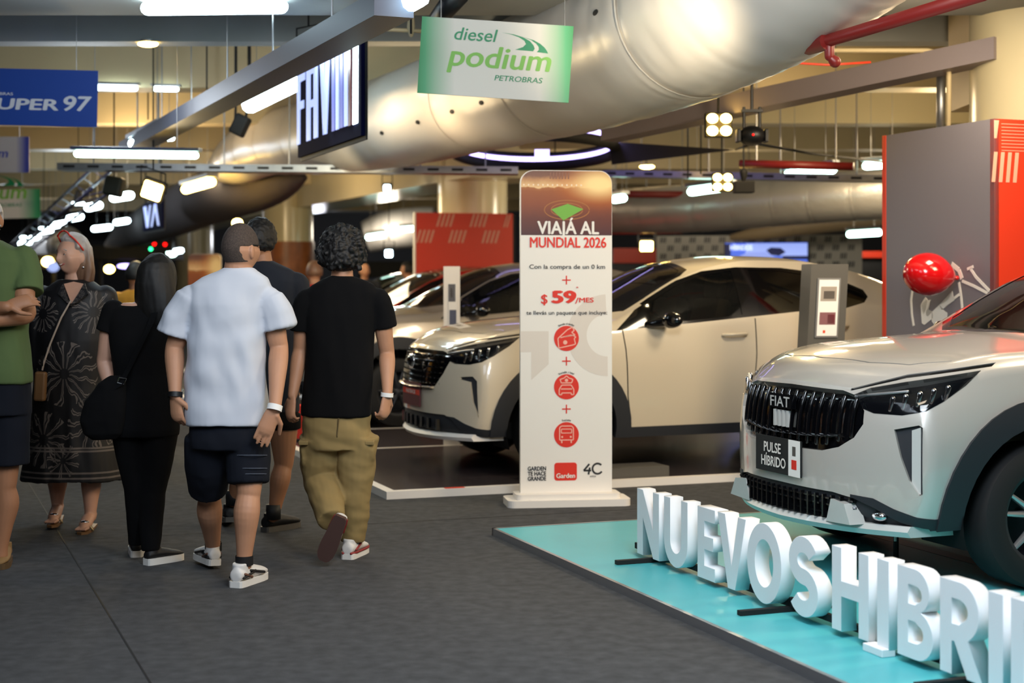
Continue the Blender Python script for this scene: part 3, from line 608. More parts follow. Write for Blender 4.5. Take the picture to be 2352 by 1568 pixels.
bars = [[(tu(1264+i*7), tv(411)), (tu(1267+i*7), tv(411)), (tu(1268+i*7), tv(396)), (tu(1265+i*7), tv(396))] for i in range(7)]
pl.shape('stand_lights', bars, mat('brown_print', '8a5c48', .5), t, .0014, .0022)
pl.shape('stand_lights', [circ(tu(1205+i*11), tv(425), .006, 8) for i in range(13)], mat('pale_print', 'f6dfc2', .5), t, .0014, .0022)
pl.shape('track_rings', [q for rr in (.105, .15) for q in seg_poly([(tu(1304)+rr*math.cos(a*.2), tv(482)+rr*.42*math.sin(a*.2)) for a in range(32)], .006)], mat('amber_print', 'a86a34', .5), t, .0014, .002)
W_ = lambda s, px, py, hpx, m, wpx, b=.02, sh=0, sp=1: pl.text('lettering', s, tu(px), tv(py), hpx/KP, M[m], t, width=wpx/KP, bold=b, shear=sh, sp=sp)
W_('VIAJÁ AL', 1307, 537, 30, 'white', 142, .03); W_('MUNDIAL 2026', 1307, 568, 24, 'signred', 177, .03)
W_('Con la compra de un 0 km', 1305, 617, 10, 'ink', 176, .012); W_('$', 1252, 697, 22, 'signred', 14, .02); W_('59', 1297, 695, 28, 'signred', 52, .06)
W_('*', 1328, 664, 6, 'signred', 5); W_('/', 1327, 697, 14, 'signred', 8, .01); W_('MES', 1349, 694, 11, 'signred', 33, .03); W_('te llevás un paquete que incluye:', 1304, 722, 9, 'ink', 188, .012)
for py in (643, 829, 939): pl.shape('plus_mark', [[(tu(1303)+a*.029, tv(py)-b*.004) for a, b in ((-1, 1), (1, 1), (1, -1), (-1, -1))], [(tu(1303)-.004*a, tv(py)+b*.029) for a, b in ((-1, -1), (1, -1), (1, 1), (-1, 1))]], M['signred'], t)
for k, (py, cap) in enumerate(((777, 'Entradas al mundial'), (888, 'Traslados y hotel'), (998, 'Traslados'))):
    u0, v0 = tu(1303), tv(py); pl.shape('icon_disc', [circ(u0, v0, 29/KP, 40)], M['signred'], t)
    n = len(cap); span = .9 if k < 2 else .5
    for i, ch in enumerate(cap):
        if ch == ' ': continue
        a = PI/2+span*(.5-(i+.5)/n)*1.25; rr = 32/KP; pl.text('lettering', ch, u0+rr*math.cos(a), v0+rr*math.sin(a), 4.4/KP, M['ink'], t, bold=.01, rot=a-PI/2)
    s = 1/KP; ic = []
    if k == 0:
        ic += seg_poly([(-20, 0), (-18, -22), (15, -15), (21, -13), (18, 0), (22, 3), (14, 8)], 2.4)+seg_poly([(-20, 0), (2, 20), (14, 26), (18, 18), (12, 14), (20, 8), (-4, 4)], 2.4)+seg_poly([(-14, 2), (12, 8)], 2.4)+[circ(-3, -9, 5, 12)]
    elif k == 1:
        ic += seg_poly([(-17, -18), (-17, -6), (-11, 4), (11, 4), (17, -6), (17, -18), (11, -18), (11, -14), (-11, -14), (-11, -18), (-17, -18)], 2.4)+seg_poly([(-13, -5), (13, -5)], 2.4)+seg_poly([(-12, 9), (-15, 17), (-6, 20), (0, 25), (6, 20), (15, 17), (12, 9), (-12, 9)], 2.4)+[circ(0, 15, 4, 10)]
    else:
        ic += seg_poly([(-16, -12), (-16, 16), (-12, 20), (12, 20), (16, 16), (16, -12), (-16, -12)], 2.4)+seg_poly([(-12, 4), (12, 4), (12, 13), (-12, 13), (-12, 4)], 2)+[circ(-10, -5, 2.4, 10), circ(10, -5, 2.4, 10)]+seg_poly([(-11, -12), (-11, -19)], 3)+seg_poly([(11, -12), (11, -19)], 3)
    pl.shape('icon', [[(u0+x*s, v0+y*s) for x, y in p] for p in ic], mat('icon_line', 'f5b6a4', .5), t, .002, .003)
# pale background arrows printed on the board
pl.shape('pale_print', [[(tu(1197), tv(760)), (tu(1262), tv(760)), (tu(1262), tv(808)), (tu(1197), tv(808))], [(tu(1222), tv(808)), (tu(1262), tv(808)), (tu(1262), tv(836)), (tu(1222), tv(872))]], M['grey'], t, .0002, .0006)
ring = [(tu(1398)+r_*math.cos(a), tv(770)+r_*math.sin(a)) for r_, aa in ((.27, range(0, 21)), (.14, range(20, -1, -1))) for a in [1.62+q*.155 for q in aa]]
ring = [(min(u, w/2-.003), v) for u, v in ring]
pl.shape('pale_print', [[ring[i], ring[i+1], ring[40-i], ring[41-i]] for i in range(20)], M['grey'], t, .0002, .0006)
for i, s_ in enumerate(('GARDEN', 'TE HACE', 'GRANDE')): W_(s_, 1235, 1079+i*11.5, 9.5, 'ink', 42, .04)
pl.shape('logo_tile', [[p for p in rrect(tu(1275), tv(1103), tu(1327), tv(1062), .018)]], M['signred'], t); pl.text('lettering', 'Garden', tu(1301), tv(1097), 11/KP, M['white'], t, width=43/KP, bold=.03, t=.004)
pl.shape('logo_numeral', [[(x, y) for x, y in p] for p in seg_poly([(tu(1356), tv(1066)), (tu(1343), tv(1081)), (tu(1360), tv(1081))], .012)+seg_poly([(tu(1357), tv(1074)), (tu(1354), tv(1090))], .012)+seg_poly([(tu(1375)+.034*math.cos(a*.26+.75), tv(1077)+.034*math.sin(a*.26+.75)) for a in range(20)], .012)], M['ink'], t)
W_('AÑOS', 1364, 1096, 3, 'ink', 14, .01)
# second, distant totem
o2 = V((at(470, HY, 25).x, 25, 0)); pl, t, w, zb, zt = totem(o2, V((1, 0, 0)), .88, 'distant totem with a brown picture behind the man in the white T-shirt')
pl.shape('picture', [[(-w/2, .9), (w/2, .9)]+rrect(-w/2, zb, w/2, zt-.003, .07)[:14]], MST, t, .0004, .0014); pl.shape('pitch', [[(-.05, 1.52), (.05, 1.45), (.16, 1.52), (.06, 1.57)]], M['greenlight'], t, .0014, .0022)
# ------------------------------------------------------------------ booth walls
c0 = at(2283, HY, 10.1); c0.z = 0; HB = 2.54; LB = 1.272; fx = c0-DD*LB
t = thing('booth_wall', 'tall booth with a dark grey wall and a red front at the right edge', 'booth', c0)
plg = Plane(fx, DD, ZZ)                                # grey wall, read from its far end
obj('grey_panel', prism(B(), [(.045, 0), (LB, 0), (LB, HB), (.045, HB)], plg.O, plg.X, plg.Y, plg.N, -.04, 0), M['wallgrey'], t)
obj('red_edge', prism(B(), [(0, 0), (.045, 0), (.045, HB), (0, HB)], plg.O, plg.X, plg.Y, plg.N, -.05, .004), M['red'], t)
plr = Plane(c0, UU, ZZ)
obj('red_panel', prism(B(), [(0, 0), (2.3, 0), (2.3, HB), (0, HB)], plr.O, plr.X, plr.Y, plr.N, -.04, 0), M['red'], t)
def stripes(pl, name, u, v, w, h, n, m, t, lean=.3, gap=.5):
    p = w/n; pl.shape(name, [[(u+i*p, v), (u+i*p+p*gap, v), (u+i*p+p*gap+h*lean, v+h), (u+i*p+h*lean, v+h)] for i in range(n)], M[m], t)
stripes(plr, 'stripe_mark', -.02, HB-.42, .23, .20, 4, 'redstripe', t, .1); stripes(plr, 'stripe_mark', .45, HB-.20, .23, .19, 4, 'redstripe', t, .1)
plr.shape('stripe_mark', [[(0, HB-.13), (.02, HB-.13), (.04, HB-.01), (.0, HB-.01)]], M['redstripe'], t)
plr.shape('pinstripes', [[(.06, HB-.03-i*.022), (2.2, HB-.03-i*.022), (2.2, HB-.034-i*.022), (.06, HB-.034-i*.022)] for i in range(9)], M['redstripe'], t, .0002, .0008)
# emblem of white strokes on the grey wall
def st(pts, wd, polys=()): return seg_poly([hit(plg, *p) for p in pts], wd)
em = st([(2097, 660), (2093, 690), (2095, 722), (2099, 748)], .022)+st([(2203, 648), (2208, 680), (2211, 714)], .022)+st([(2186, 606), (2203, 620), (2210, 640)], .035)
em += [[hit(plg, *p) for p in q] for q in ([(2116, 698), (2126, 682), (2131, 688), (2127, 712), (2121, 722)], [(2127, 690), (2139, 688), (2127, 718), (2130, 728), (2143, 716), (2144, 730), (2124, 746), (2118, 742), (2115, 700)], [(2141, 716), (2158, 700), (2163, 708), (2176, 718), (2177, 745), (2150, 750), (2141, 738)], [(2158, 700), (2180, 688), (2178, 680), (2188, 668), (2192, 690), (2176, 700), (2164, 712)])]
em += st([(2190, 686), (2204, 676)], .02)
plg.shape('emblem', em, M['white'], t, .0006, .003)
plg.shape('emblem', st([(2229, 616), (2242, 636), (2273, 668)], .022)+st([(2222, 618), (2236, 612)], .02)+st([(2210, 645), (2236, 656), (2269, 673)], .02), M['white'], t, .0006, .003)
# balloon against the grey wall
u_, v_ = hit(plg, 2192, 630); c = plg.P(u_, v_)+plg.N*.215
t = thing('balloon', 'glossy red balloon in front of the grey booth wall', 'balloon', c); bm = B(); Rb = frame(V((1, .1, -.12)))
ball(bm, c, (.172, .155, .148), Rb, 40, 24)
for v in bm.verts:
    q = Rb.inverted() @ (v.co-c)
    if q.x > 0: v.co += Rb @ V((.02*(q.x/.17)**3, -q.y*.22*(q.x/.17)**3, -q.z*.22*(q.x/.17)**3))
obj('skin', bm, M['balloon'], t, True); e = c+Rb @ V((.19, 0, 0)); obj('knot', limb(B(), [e-Rb @ V((.012, 0, 0)), e+Rb @ V((.014, 0, 0))], [.008, .016]), M['balloon'], t, True)
# distant red booth wall and the checkered one
def wallthing(name, a, b, z1, m, label, cat='booth', th=.05):
    pl = Plane(V((a.x, a.y, 0)), V((b.x-a.x, b.y-a.y, 0)), ZZ); w = V((b.x-a.x, b.y-a.y, 0)).length; t = thing(name, label, cat, pl.O)
    obj('panel', prism(B(), [(0, 0), (w, 0), (w, z1), (0, z1)], pl.O, pl.X, pl.Y, pl.N, -th, 0), m, t); return pl, w, t
pl, w, t = wallthing('booth_wall', at(955, HY, 22.0), at(1178, HY, 22.4), 2.47, M['red'], 'red booth wall with pale slanted stripes behind the red car')
for r_, us in ((0, (.30, .80, 1.31)), (1, (.0, .48, .98))):
    for u in us: stripes(pl, 'stripe_mark', u, 2.27-r_*.235, min(.26, w-u-.06), .185, 4 if u < 1.2 else 2, 'redstripe', t, .3, .45)
obj('edge_trim', prism(B(), [(-.025, 0), (0, 0), (0, 2.47), (-.025, 2.47)], pl.O, pl.X, pl.Y, pl.N, -.06, .004), M['white'], t)
obj('side_panel', prism(B(), [(w, 0), (w+.04, 0), (w+.04, 2.46), (w, 2.46)], pl.O, pl.X, pl.Y, pl.N, -.5, .0), M['matblack'], t)
pl, w, t = wallthing('booth_wall', at(1508, HY, 27), at(1980, HY, 26.2), 2.285, mat('pale_grey_print', 'b9bab8', .5), 'pale checkered booth wall with dark stripe marks, behind the white car')
for r_ in range(4):
    for i in range(14):
        u = .06+i*.26+(.13 if r_ % 2 else 0)
        if u+.16 < w: stripes(pl, 'stripe_mark', u, 2.16-r_*.145, .12, .10, 3, 'darksteel', t, .12, .6)
a, b = hit(pl, 1666, 601), hit(pl, 1855, 557); ts = thing('tv_screen', 'glowing blue wide screen on the checkered booth wall', 'screen', pl.P(*a))
def scr(nm, us, m, t0, t1): pl.shape(nm, [[(a[0]+(b[0]-a[0])*x, a[1]+(b[1]-a[1])*y) for x, y in q] for q in us], m, ts, t0, t1)
scr('bezel', [R4(-.01, 1.01, -.6, 1.02)], M['matblack'], .003, .06); scr('display', [R4(0, 1, -.55, 1)], lamp('screen_blue', (.30, .42, .86), 1.0), .06, .062)
scr('display_sky', [R4(.25, 1, .3, .97)], lamp('screen_sky', (.60, .68, .96), 1.0), .062, .063); [scr(nm_, [q_], lamp('screen_dark', (.08, .1, .25), 1), .063, .064) for nm_, q_ in (('display_tree', [(.50, .6), (.56, .75), (.68, .72), (.74, .5), (.66, .3), (.56, .35)]), ('display_shade', R4(.0, .07, .3, .95)), ('display_hills', R4(.7, 1, .12, .3)))]
scr('display_car', [[(.14, -.5), (.18, .3), (.28, .5), (.5, .52), (.6, .2), (.64, -.5)]], lamp('screen_car', (.55, .62, .9), 1), .064, .065)
pl.text('lettering', 'HÍBRIDOS', a[0]+.32*(b[0]-a[0])*.62, a[1]+.62*(b[1]-a[1]), .09, lamp('screen_text', (.85, .9, 1), 1.2), ts, width=.38, bold=.03, t=.068)
for px0, px1, lab in ((1408, 1506, 'red fascia band between the totem and the checkered booth wall'), (1978, 2060, 'red fascia band between the checkered wall and the tall grey booth wall')):
    p0, p1 = at(px0, 604 if px0 < 1500 else 592, 28), at(px1, 570 if px0 < 1500 else 577, 28); t = thing('booth_front', lab, 'booth', ((p0.x+p1.x)/2, 28, 0)); obj('fascia', bx(((p0.x+p1.x)/2, 28, (p0.z+p1.z)/2), (p1.x-p0.x, .2, p1.z-p0.z)), M['red'], t)
    obj('base_panel', bx(((p0.x+p1.x)/2, 28.05, p0.z/2), (p1.x-p0.x, .1, p0.z)), M['darksteel'], t)
# dark far left stalls
for nm, px0, px1, z1, Y, m, lab in (('exhibition_stall', 238, 400, 2.2, 38, 'matblack', 'dark stall behind the woman in black, far down the aisle'), ('exhibition_stall', 80, 145, 1.95, 36, 'darksteel', 'dim violet-lit stall between the man in green and the floral dress'), ('exhibition_stall', 840, 960, 1.75, 34, 'darksteel', 'dark stall far behind the curly-haired man')):
    p0, p1 = at(px0, HY, Y), at(px1, HY, Y); t = thing(nm, lab, 'stall', ((p0.x+p1.x)/2, Y, 0)); w = p1.x-p0.x
    obj('counter', bx(((p0.x+p1.x)/2, Y, .55), (w, 1.2, 1.1), None, .02), M[m], t); obj('canopy', bx(((p0.x+p1.x)/2, Y, z1), (w+.2, 1.4, .35), None, .02), M['matblack'], t)
    for s in (-1, 1): obj('post', bx(((p0.x+p1.x)/2+s*(w/2-.06), Y-.5, z1/2), (.08, .08, z1)), M['matblack'], t)
for px, py, Y, r, m, lab in ((110, 601, 35, .14, 'warmglow', 'round warm lamp just left of the smiling woman'), (251, 618, 36, .12, 'warmglow', 'round warm lamp right of the smiling woman'), (288, 611, 37.3, .2, 'purple', 'violet lamp above the yellow shirt'), (122, 613, 34, .14, 'letterglow', 'blue-violet lamp below the round warm lamp'), (395, 580, 36, .13, 'tube', 'pale lamp left of the far column'), (545, 512, 26, .09, 'warmglow', 'small warm lamp over the cropped head'), (1700, 1, 1, 0, '', '')):
    if r:
        c = at(px, py, Y); t = thing('lamp', lab, 'light', c); bm = B(); ball(bm, c, (r, .06, r*.8 if m != 'purple' else r*.3)); obj('bulb', bm, M[m], t, True); obj('cord', tube(B(), [c+ZZ*r*.5, V((c.x, c.y, 3.88))], .008, 5), M['matblack'], t)
c = at(370, 565, 30); t = thing('stage_light', 'black effect light with two red dots and one green dot', 'light', c); obj('housing', bx(c, (.5, .2, .22), None, .03), M['matblack'], t)
for dx, dz, m in ((-.11, .04, 'redglow'), (.10, .03, 'redglow'), (-.18, -.06, 'greenglow')):
    bm = B(); ball(bm, c+V((dx, -.1, dz)), .035); obj('indicator', bm, M[m], t, True)
obj('drop_rod', tube(B(), [c+ZZ*.1, V((c.x, c.y, 3.88))], .01, 5), M['matblack'], t)
# ------------------------------------------------------------------ platforms
def slab(o, lu, ld, z0, z1): return [o, o+UU*lu, o+UU*lu+DD*ld, o+DD*ld], z0, z1
def slabmesh(o, lu, ld, z0, z1):
    q = [o, o+UU*lu, o+UU*lu+DD*ld, o+DD*ld]; return loft(B(), [[V((p.x, p.y, z)) for p in q] for z in (z0, z1)])
C0 = gnd(1130, 1213, .04)
t = thing('display_platform', 'teal vinyl display platform under the silver car and white letters', 'platform', (C0.x, C0.y, 0))
obj('deck', slabmesh(C0+UU*.02+DD*.02, 6.5, 4.6, 0, .04), M['teal'], t)
for nm, o, lu, ld in (('edge_trim', C0, .02, 4.64), ('edge_trim', C0, 6.54, .02)): obj(nm, slabmesh(o, lu, ld, 0, .042), M['alum'], t)
obj('vinyl_stripe', slabmesh(C0+UU*1.88+DD*.14, .10, 4.3, .0402, .0412), M['tealstripe'], t)
Q0 = gnd(888, 1130, .05)
t = thing('display_platform', 'dark glossy display floor with a white edge under the white car', 'platform', (Q0.x, Q0.y, 0))
obj('deck', slabmesh(Q0+UU*.07-DD*.07, 5.6, -10.6, 0, .05), M['floorgloss'], t)
obj('edge_trim', slabmesh(Q0, .07, -10.67, 0, .052), M['white'], t); obj('edge_trim', slabmesh(Q0+UU*.07, 5.6, -.07, 0, .052), M['white'], t)
for k0 in (.42, 2.95): obj('red_mark', slabmesh(Q0+UU*k0-DD*.012, .14, -.045, .05, .0545), M['red'], t)
for dd_, l0, l1 in ((2.62, .2, 2.0), (4.3, .4, 2.6), (7.2, .3, 3)): obj('floor_line', slabmesh(Q0+UU*l0-DD*dd_, l1, -.05, .05, .0515), M['white'], t)
bm = slabmesh(Q0+UU*1.1-DD*.09, 1.05, -.26, .05, .125); tag(obj('wheel_chock', bm, M['pillargrey']), 'low grey step on the display floor edge right of the totem', 'step')
o = gnd(678, 1012, .05); t = thing('floor_sign', 'small red floor sign standing behind the curly-haired man', 'sign', o); obj('panel', bx(o+V((0, 0, .16)), (.12, .10, .32), None, .01), M['signred'], t); obj('base', bx(o+V((0, 0, .012)), (.2, .16, .024), None, .005), M['matblack'], t)
obj('pale_mark', bx(o+V((0, -.0515, .14)), (.05, .004, .14)), mat('icon_line', 'f5b6a4', .5), t)
# ------------------------------------------------------------------ big white letters
def arc(cx, cy, rx, ry, a0, a1, n=16): return [(cx+rx*math.cos(math.radians(a0+(a1-a0)*i/n)), cy+ry*math.sin(math.radians(a0+(a1-a0)*i/n))) for i in range(n+1)]
def thick(pts, w):
    L_, R_ = [], []
    for i, (x, y) in enumerate(pts):
        x0, y0 = pts[max(i-1, 0)]; x1, y1 = pts[min(i+1, len(pts)-1)]; d = math.hypot(x1-x0, y1-y0); nx, ny = -(y1-y0)/d*w/2, (x1-x0)/d*w/2
        L_.append((x+nx, y+ny)); R_.append((x-nx, y-ny))
    return L_+R_[::-1]
k_ = .066; HL = .33
def glyph(ch, w):
    s, h = k_, HL
    if ch == 'H': return [[(0, 0), (s, 0), (s, h*.42), (w-s, h*.42), (w-s, 0), (w, 0), (w, h), (w-s, h), (w-s, h*.60), (s, h*.60), (s, h), (0, h)]]
    if ch == 'I': return [[(0, 0), (w, 0), (w, h), (0, h)]]
    if ch == 'N': return [[(0, 0), (s, 0), (s, h*.58), (w-s, 0), (w, 0), (w, h), (w-s, h), (w-s, h*.42), (s, h), (0, h)]]
    if ch == 'E': return [[(0, 0), (w, 0), (w, s*.9), (s, s*.9), (s, h*.42), (w*.9, h*.42), (w*.9, h*.6), (s, h*.6), (s, h-s*.9), (w, h-s*.9), (w, h), (0, h)]]
    if ch == 'V': return [[(w*.5-s*.5, 0), (w*.5+s*.5, 0), (w, h), (w-s*1.05, h), (w*.5, h*.30), (s*1.05, h), (0, h)]]
    if ch == 'U': return [[(0, h), (0, w/2)]+arc(w/2, w/2, w/2, w/2, 180, 360)+[(w, h), (w-s, h), (w-s, w/2)]+arc(w/2, w/2, w/2-s, w/2-s, 360, 180)+[(s, h)]]
    if ch == 'O': return [arc(w/2, h/2, w/2, h/2+.008, 0, 360, 48)[:-1], arc(w/2, h/2, w/2-s, h/2-s*.92, 0, 360, 48)[:-1]]
    if ch == 'S':
        r = w/2-s/2; r2 = (h-s)/4; p = arc(w/2, h-s/2-r2, r*.95, r2, 25, 270, 18)+arc(w/2, s/2+r2, r, r2, 90, -150, 18)[1:]; return [thick(p, s)]
    if ch == 'B':
        o = [(0, 0), (w*.5, 0)]+arc(w*.55, h*.27, w*.45, h*.27, -90, 85, 14)+arc(w*.5, h*.76, w*.40, h*.24, -75, 90, 14)+[(0, h)]
        return [o, [(s, s*.85), (w*.5, s*.85)]+arc(w*.5, h*.285, w*.24, h*.115, -90, 90, 10)[1:-1]+[(w*.5, h*.42), (s, h*.42)], [(s, h*.60), (w*.5, h*.60)]+arc(w*.5, h*.72, w*.2, h*.10, -90, 90, 10)[1:-1]+[(w*.5, h-s*.9), (s, h-s*.9)]]
    if ch == 'R':
        o = [(0, 0), (s, 0), (s, h*.36), (w*.36, h*.36), (w-s*1.1, 0), (w+.012, 0), (w*.68, h*.40)]+arc(w*.5, h*.69, w*.46, h*.31, -52, 90, 14)+[(0, h)]
        return [o, [(s, h*.54), (w*.48, h*.54)]+arc(w*.48, h*.695, w*.22, h*.12, -90, 90, 10)[1:-1]+[(w*.48, h-s*.9), (s, h-s*.9)]]
    if ch == 'D': return [[(0, 0), (w*.4, 0)]+arc(w*.42, h/2, w*.58, h/2, -90, 90, 24)+[(0, h)], [(s, s*.9), (w*.4, s*.9)]+arc(w*.42, h/2, w*.58-s, h/2-s*.9, -90, 90, 24)[1:-1]+[(w*.4, h-s*.9), (s, h-s*.9)]]
LN = V((.682, 7.8, .07)); LX = DD; LNN = LX.cross(ZZ)
if LNN.y > 0: LNN = -LNN
rows = [('N', -.02, .25, 'first letter N at the far left end'), ('U', .285, .25, 'letter U between N and E'), ('E', .635, .17, 'letter E between U and V'), ('V', .83, .26, 'letter V between E and O'), ('O', 1.10, .29, 'round letter O before the S'), ('S', 1.445, .23, 'curvy letter S closing the first word'), ('H', 1.775, .255, 'letter H opening the second word'), ('I', 2.085, .075, 'narrow letter I right after the H'), ('B', 2.215, .215, 'letter B between the narrow I and the R'), ('R', 2.47, .225, 'letter R after the B'), ('I', 2.735, .075, 'narrow letter I right of the R'), ('D', 2.85, .25, 'letter D cut off by the right edge')]
for ch, p, w, lab in rows:
    p *= 1.012
    cu = bpy.data.curves.new('g', 'CURVE'); cu.dimensions = '2D'; cu.fill_mode = 'BOTH'; cu.extrude = .034; cu.bevel_depth = .002; cu.bevel_resolution = 0
    for poly in glyph(ch, w):
        sp = cu.splines.new('POLY'); sp.points.add(len(poly)-1); sp.use_cyclic_u = True
        for q, (x, y) in zip(sp.points, poly): q.co = (x, y, 0, 1)
    o = bpy.data.objects.new('g', cu); me = bpy.data.meshes.new_from_object(o); bpy.data.objects.remove(o)
    base = LN+LX*p; zn = LX.cross(ZZ)
    for q in me.vertices: q.co = base+LX*q.co.x+ZZ*q.co.y+zn*q.co.z
    o = link('foam_letter', me, M['whitefoam']); tag(o, 'white foam '+lab+' on the teal platform', 'letter', 'big white letters on the teal platform')
t = thing('letter_rail', 'black metal rail and feet carrying the big white letters', 'stand', LN-ZZ*.03)
ba = LN-LX*.1-LNN*.045; obj('rail', box(B(), ba+LX*1.6+V((0, 0, .005)), (3.4, .02, .03), frame(LX)), M['matblack'], t)
for p in (.1, 1.35, 2.6):
    c = LN+LX*p-ZZ*.02; obj('foot', box(B(), V((c.x, c.y, .052))-LNN*.02, (.46, .03, .02), frame(LNN)), M['matblack'], t)
    obj('upright', box(B(), V((c.x, c.y, .075))-LNN*.045, (.02, .02, .05), frame(LX)), M['matblack'], t)
c = LN+LX*2.09; tag(obj('foam_block', box(B(), V((c.x, c.y, .055))+LX*.03+LNN*.035, (.13, .06, .03), frame(LX), .003), M['whitefoam']), 'small white foam block under the narrow letter I after the H', 'block')
c = gnd(2058, 1300, .04); t = thing('post', 'black post with a white tag behind the letters, under the silver bumper', 'post', c); obj('pole', tube(B(), [c, c+ZZ*.19], .014), M['matblack'], t); obj('base', limb(B(), [c, c+ZZ*.012], .05, dome=False), M['matblack'], t); obj('tag', bx(c+V((-.008, -.017, .155)), (.012, .006, .055)), M['paper'], t)
# ------------------------------------------------------------------ information pillars
def pillar(c, w, d, h, m, label, x, lean, paper, pic):
    t = thing('information_pillar', label, 'pillar', c); X = V(x).normalized(); up = (ZZ+X*lean).normalized(); pl = Plane(c, X, up)
    obj('body', prism(B(), [(-w/2, 0), (w/2, 0), (w/2, h), (-w/2, h)], pl.O, pl.X, pl.Y, pl.N, -d, 0), M[m], t)
    x0, x1, z0, z1 = paper
    if m != 'white': pl.shape('frame', [R4(x0-.012, x1+.012, z0-.012, z1+.012)], M['alum'], t, .0, .008)
    sh = pl.shape('sheet', [R4(x0, x1, z0, z1)], M['paper'], t, .008, .010)
    for (a, b, c_, d_, cc) in pic: pl.shape('printed_picture', [R4(x0+(x1-x0)*a, x0+(x1-x0)*b, z0+(z1-z0)*c_, z0+(z1-z0)*d_)], mat('print_'+cc, cc, .5), sh, .010, .0108)
    return t
c = V((at(1899, HY, 10.6).x, 10.6, 0)); pillar(c-V((.06, 0, 0)), .27, .2, 1.585, 'pillargrey', 'dark grey information pillar with a framed sheet beside the white car', V((1, .16, 0)), .055, (-.075, .07, 1.085, 1.475), [(.1, .9, .62, .88, 'a89c90'), (.25, .8, .66, .8, '6e6660'), (.1, .9, .2, .42, '8a5a5e'), (.5, .85, .22, .38, '9c2a40'), (.3, .42, .05, .10, 'e0481e')])
c = gnd(1038, 1022, .05); pillar(c, .14, .05, 1.545, 'white', 'slim white information pillar on the display floor by the grey car', V((1, .1, 0)), 0, (-.03, .045, .98, 1.40), [(0, .8, .62, .98, '5a5a60'), (.1, .9, .1, .45, '4a4f66'), (.2, .5, .7, .9, '9a8f88'), (.0, .9, 0, .06, 'e0b0a0')])
# ------------------------------------------------------------------ cars
def keyed(tab):
    xs = [a for a, _ in tab]; ys = [b for _, b in tab]; n = len(xs)
    d = [(ys[i+1]-ys[i])/(xs[i+1]-xs[i]) for i in range(n-1)]
    m = [d[0]]+[0 if d[i-1]*d[i] <= 0 else 2*d[i-1]*d[i]/(d[i-1]+d[i]) for i in range(1, n-1)]+[d[-1]]
    def f(x):
        if x <= xs[0]: return ys[0]
        if x >= xs[-1]: return ys[-1]
        i = max(j for j in range(n-1) if xs[j] <= x); h = xs[i+1]-xs[i]; t = (x-xs[i])/h
        return (2*t**3-3*t**2+1)*ys[i]+(t**3-2*t**2+t)*h*m[i]+(-2*t**3+3*t**2)*ys[i+1]+(t**3-t**2)*h*m[i+1]
    return f
FZ = keyed([(.2, .06), (.30, .0), (.40, -.07), (.62, -.08), (.78, -.07), (.90, -.045), (.985, .01), (1.1, .03)])   # fascia lean by height
def GY(y): return .20*(abs(y)/.75)**2.5
class Shape: pass
def suv(L=4.42, tail='coupe'):
    S = Shape(); S.L = L
    S.zt = keyed([(0, .985), (.06, 1.035), (.14, 1.075), (.3, 1.118), (.6, 1.160), (.95, 1.190), (1.12, 1.20), (1.3, 1.29), (1.6, 1.445), (1.9, 1.575), (2.15, 1.63), (2.5, 1.662), (2.9, 1.655), (3.3, 1.60), (3.7, 1.49), (4.05, 1.345), (4.2, 1.28), (L, 1.16)])
    S.zr = keyed([(0, .962), (.06, 1.0), (.14, 1.035), (.3, 1.080), (.6, 1.122), (.95, 1.140), (1.22, 1.152), (1.36, 1.21), (1.6, 1.345), (1.9, 1.492), (2.15, 1.567), (2.5, 1.615), (2.9, 1.612), (3.3, 1.56), (3.7, 1.455), (4.05, 1.32), (4.2, 1.26), (L, 1.14)])
    S.wr = keyed([(0, .60), (.3, .67), (.95, .70), (1.3, .71), (1.6, .68), (1.9, .635), (2.3, .59), (2.9, .575), (3.5, .575), (4.05, .60), (L, .58)])
    S.zs = keyed([(0, .90), (.14, .975), (.3, 1.02), (.6, 1.062), (.95, 1.08), (1.3, 1.085), (1.85, 1.128), (2.85, 1.215), (3.5, 1.25), (4.1, 1.21), (L, 1.02)])
    S.ws = keyed([(0, .80), (.3, .815), (.6, .83), (1, .84), (1.5, .835), (2.5, .835), (3.4, .83), (4.1, .78), (L, .70)])
    S.wm = keyed([(0, .85), (.3, .865), (.8, .88), (1.5, .875), (2.6, .875), (3.5, .885), (4.1, .85), (L, .78)])
    S.zm = keyed([(0, .70), (.8, .80), (2, .82), (3.5, .85), (L, .8)])
    S.wb = keyed([(0, .78), (.5, .82), (1.3, .84), (3, .84), (4, .80), (L, .72)])
    S.zb = keyed([(0, .33), (.5, .34), (1.3, .30), (3, .31), (4, .38), (L, .45)])
    return S
def half_section(S, s):
    w1, z1 = S.wb(s), S.zb(s); wm, zm, ws, zs, wr, zr, zt = S.wm(s), S.zm(s), S.ws(s), S.zs(s), S.wr(s), S.zr(s), S.zt(s)
    P = []
    for i in range(10):                              # sill up to the widest line
        t = i/10; P.append((w1+(wm-w1)*math.sin(t*PI/2)**.8, z1+(zm-z1)*t))
    for i in range(8):                               # widest line up to the shoulder
        t = i/8; P.append((wm+(ws-wm)*t**1.7, zm+(zs-zm)*t))
    for i in range(10):                              # shoulder up to the roof rail (fender top in front)
        t = i/10; b = .018*math.sin(t*PI); P.append((ws+(wr-ws)*t+b, zs+(zr-zs)*(t if zr-zs > .2 else math.sin(t*PI/2))))
    for i in range(11):                              # rail to the centre
        t = i/10; P.append((wr*(1-t), zr+(zt-zr)*math.sin(t*PI/2)**.9))
    return P
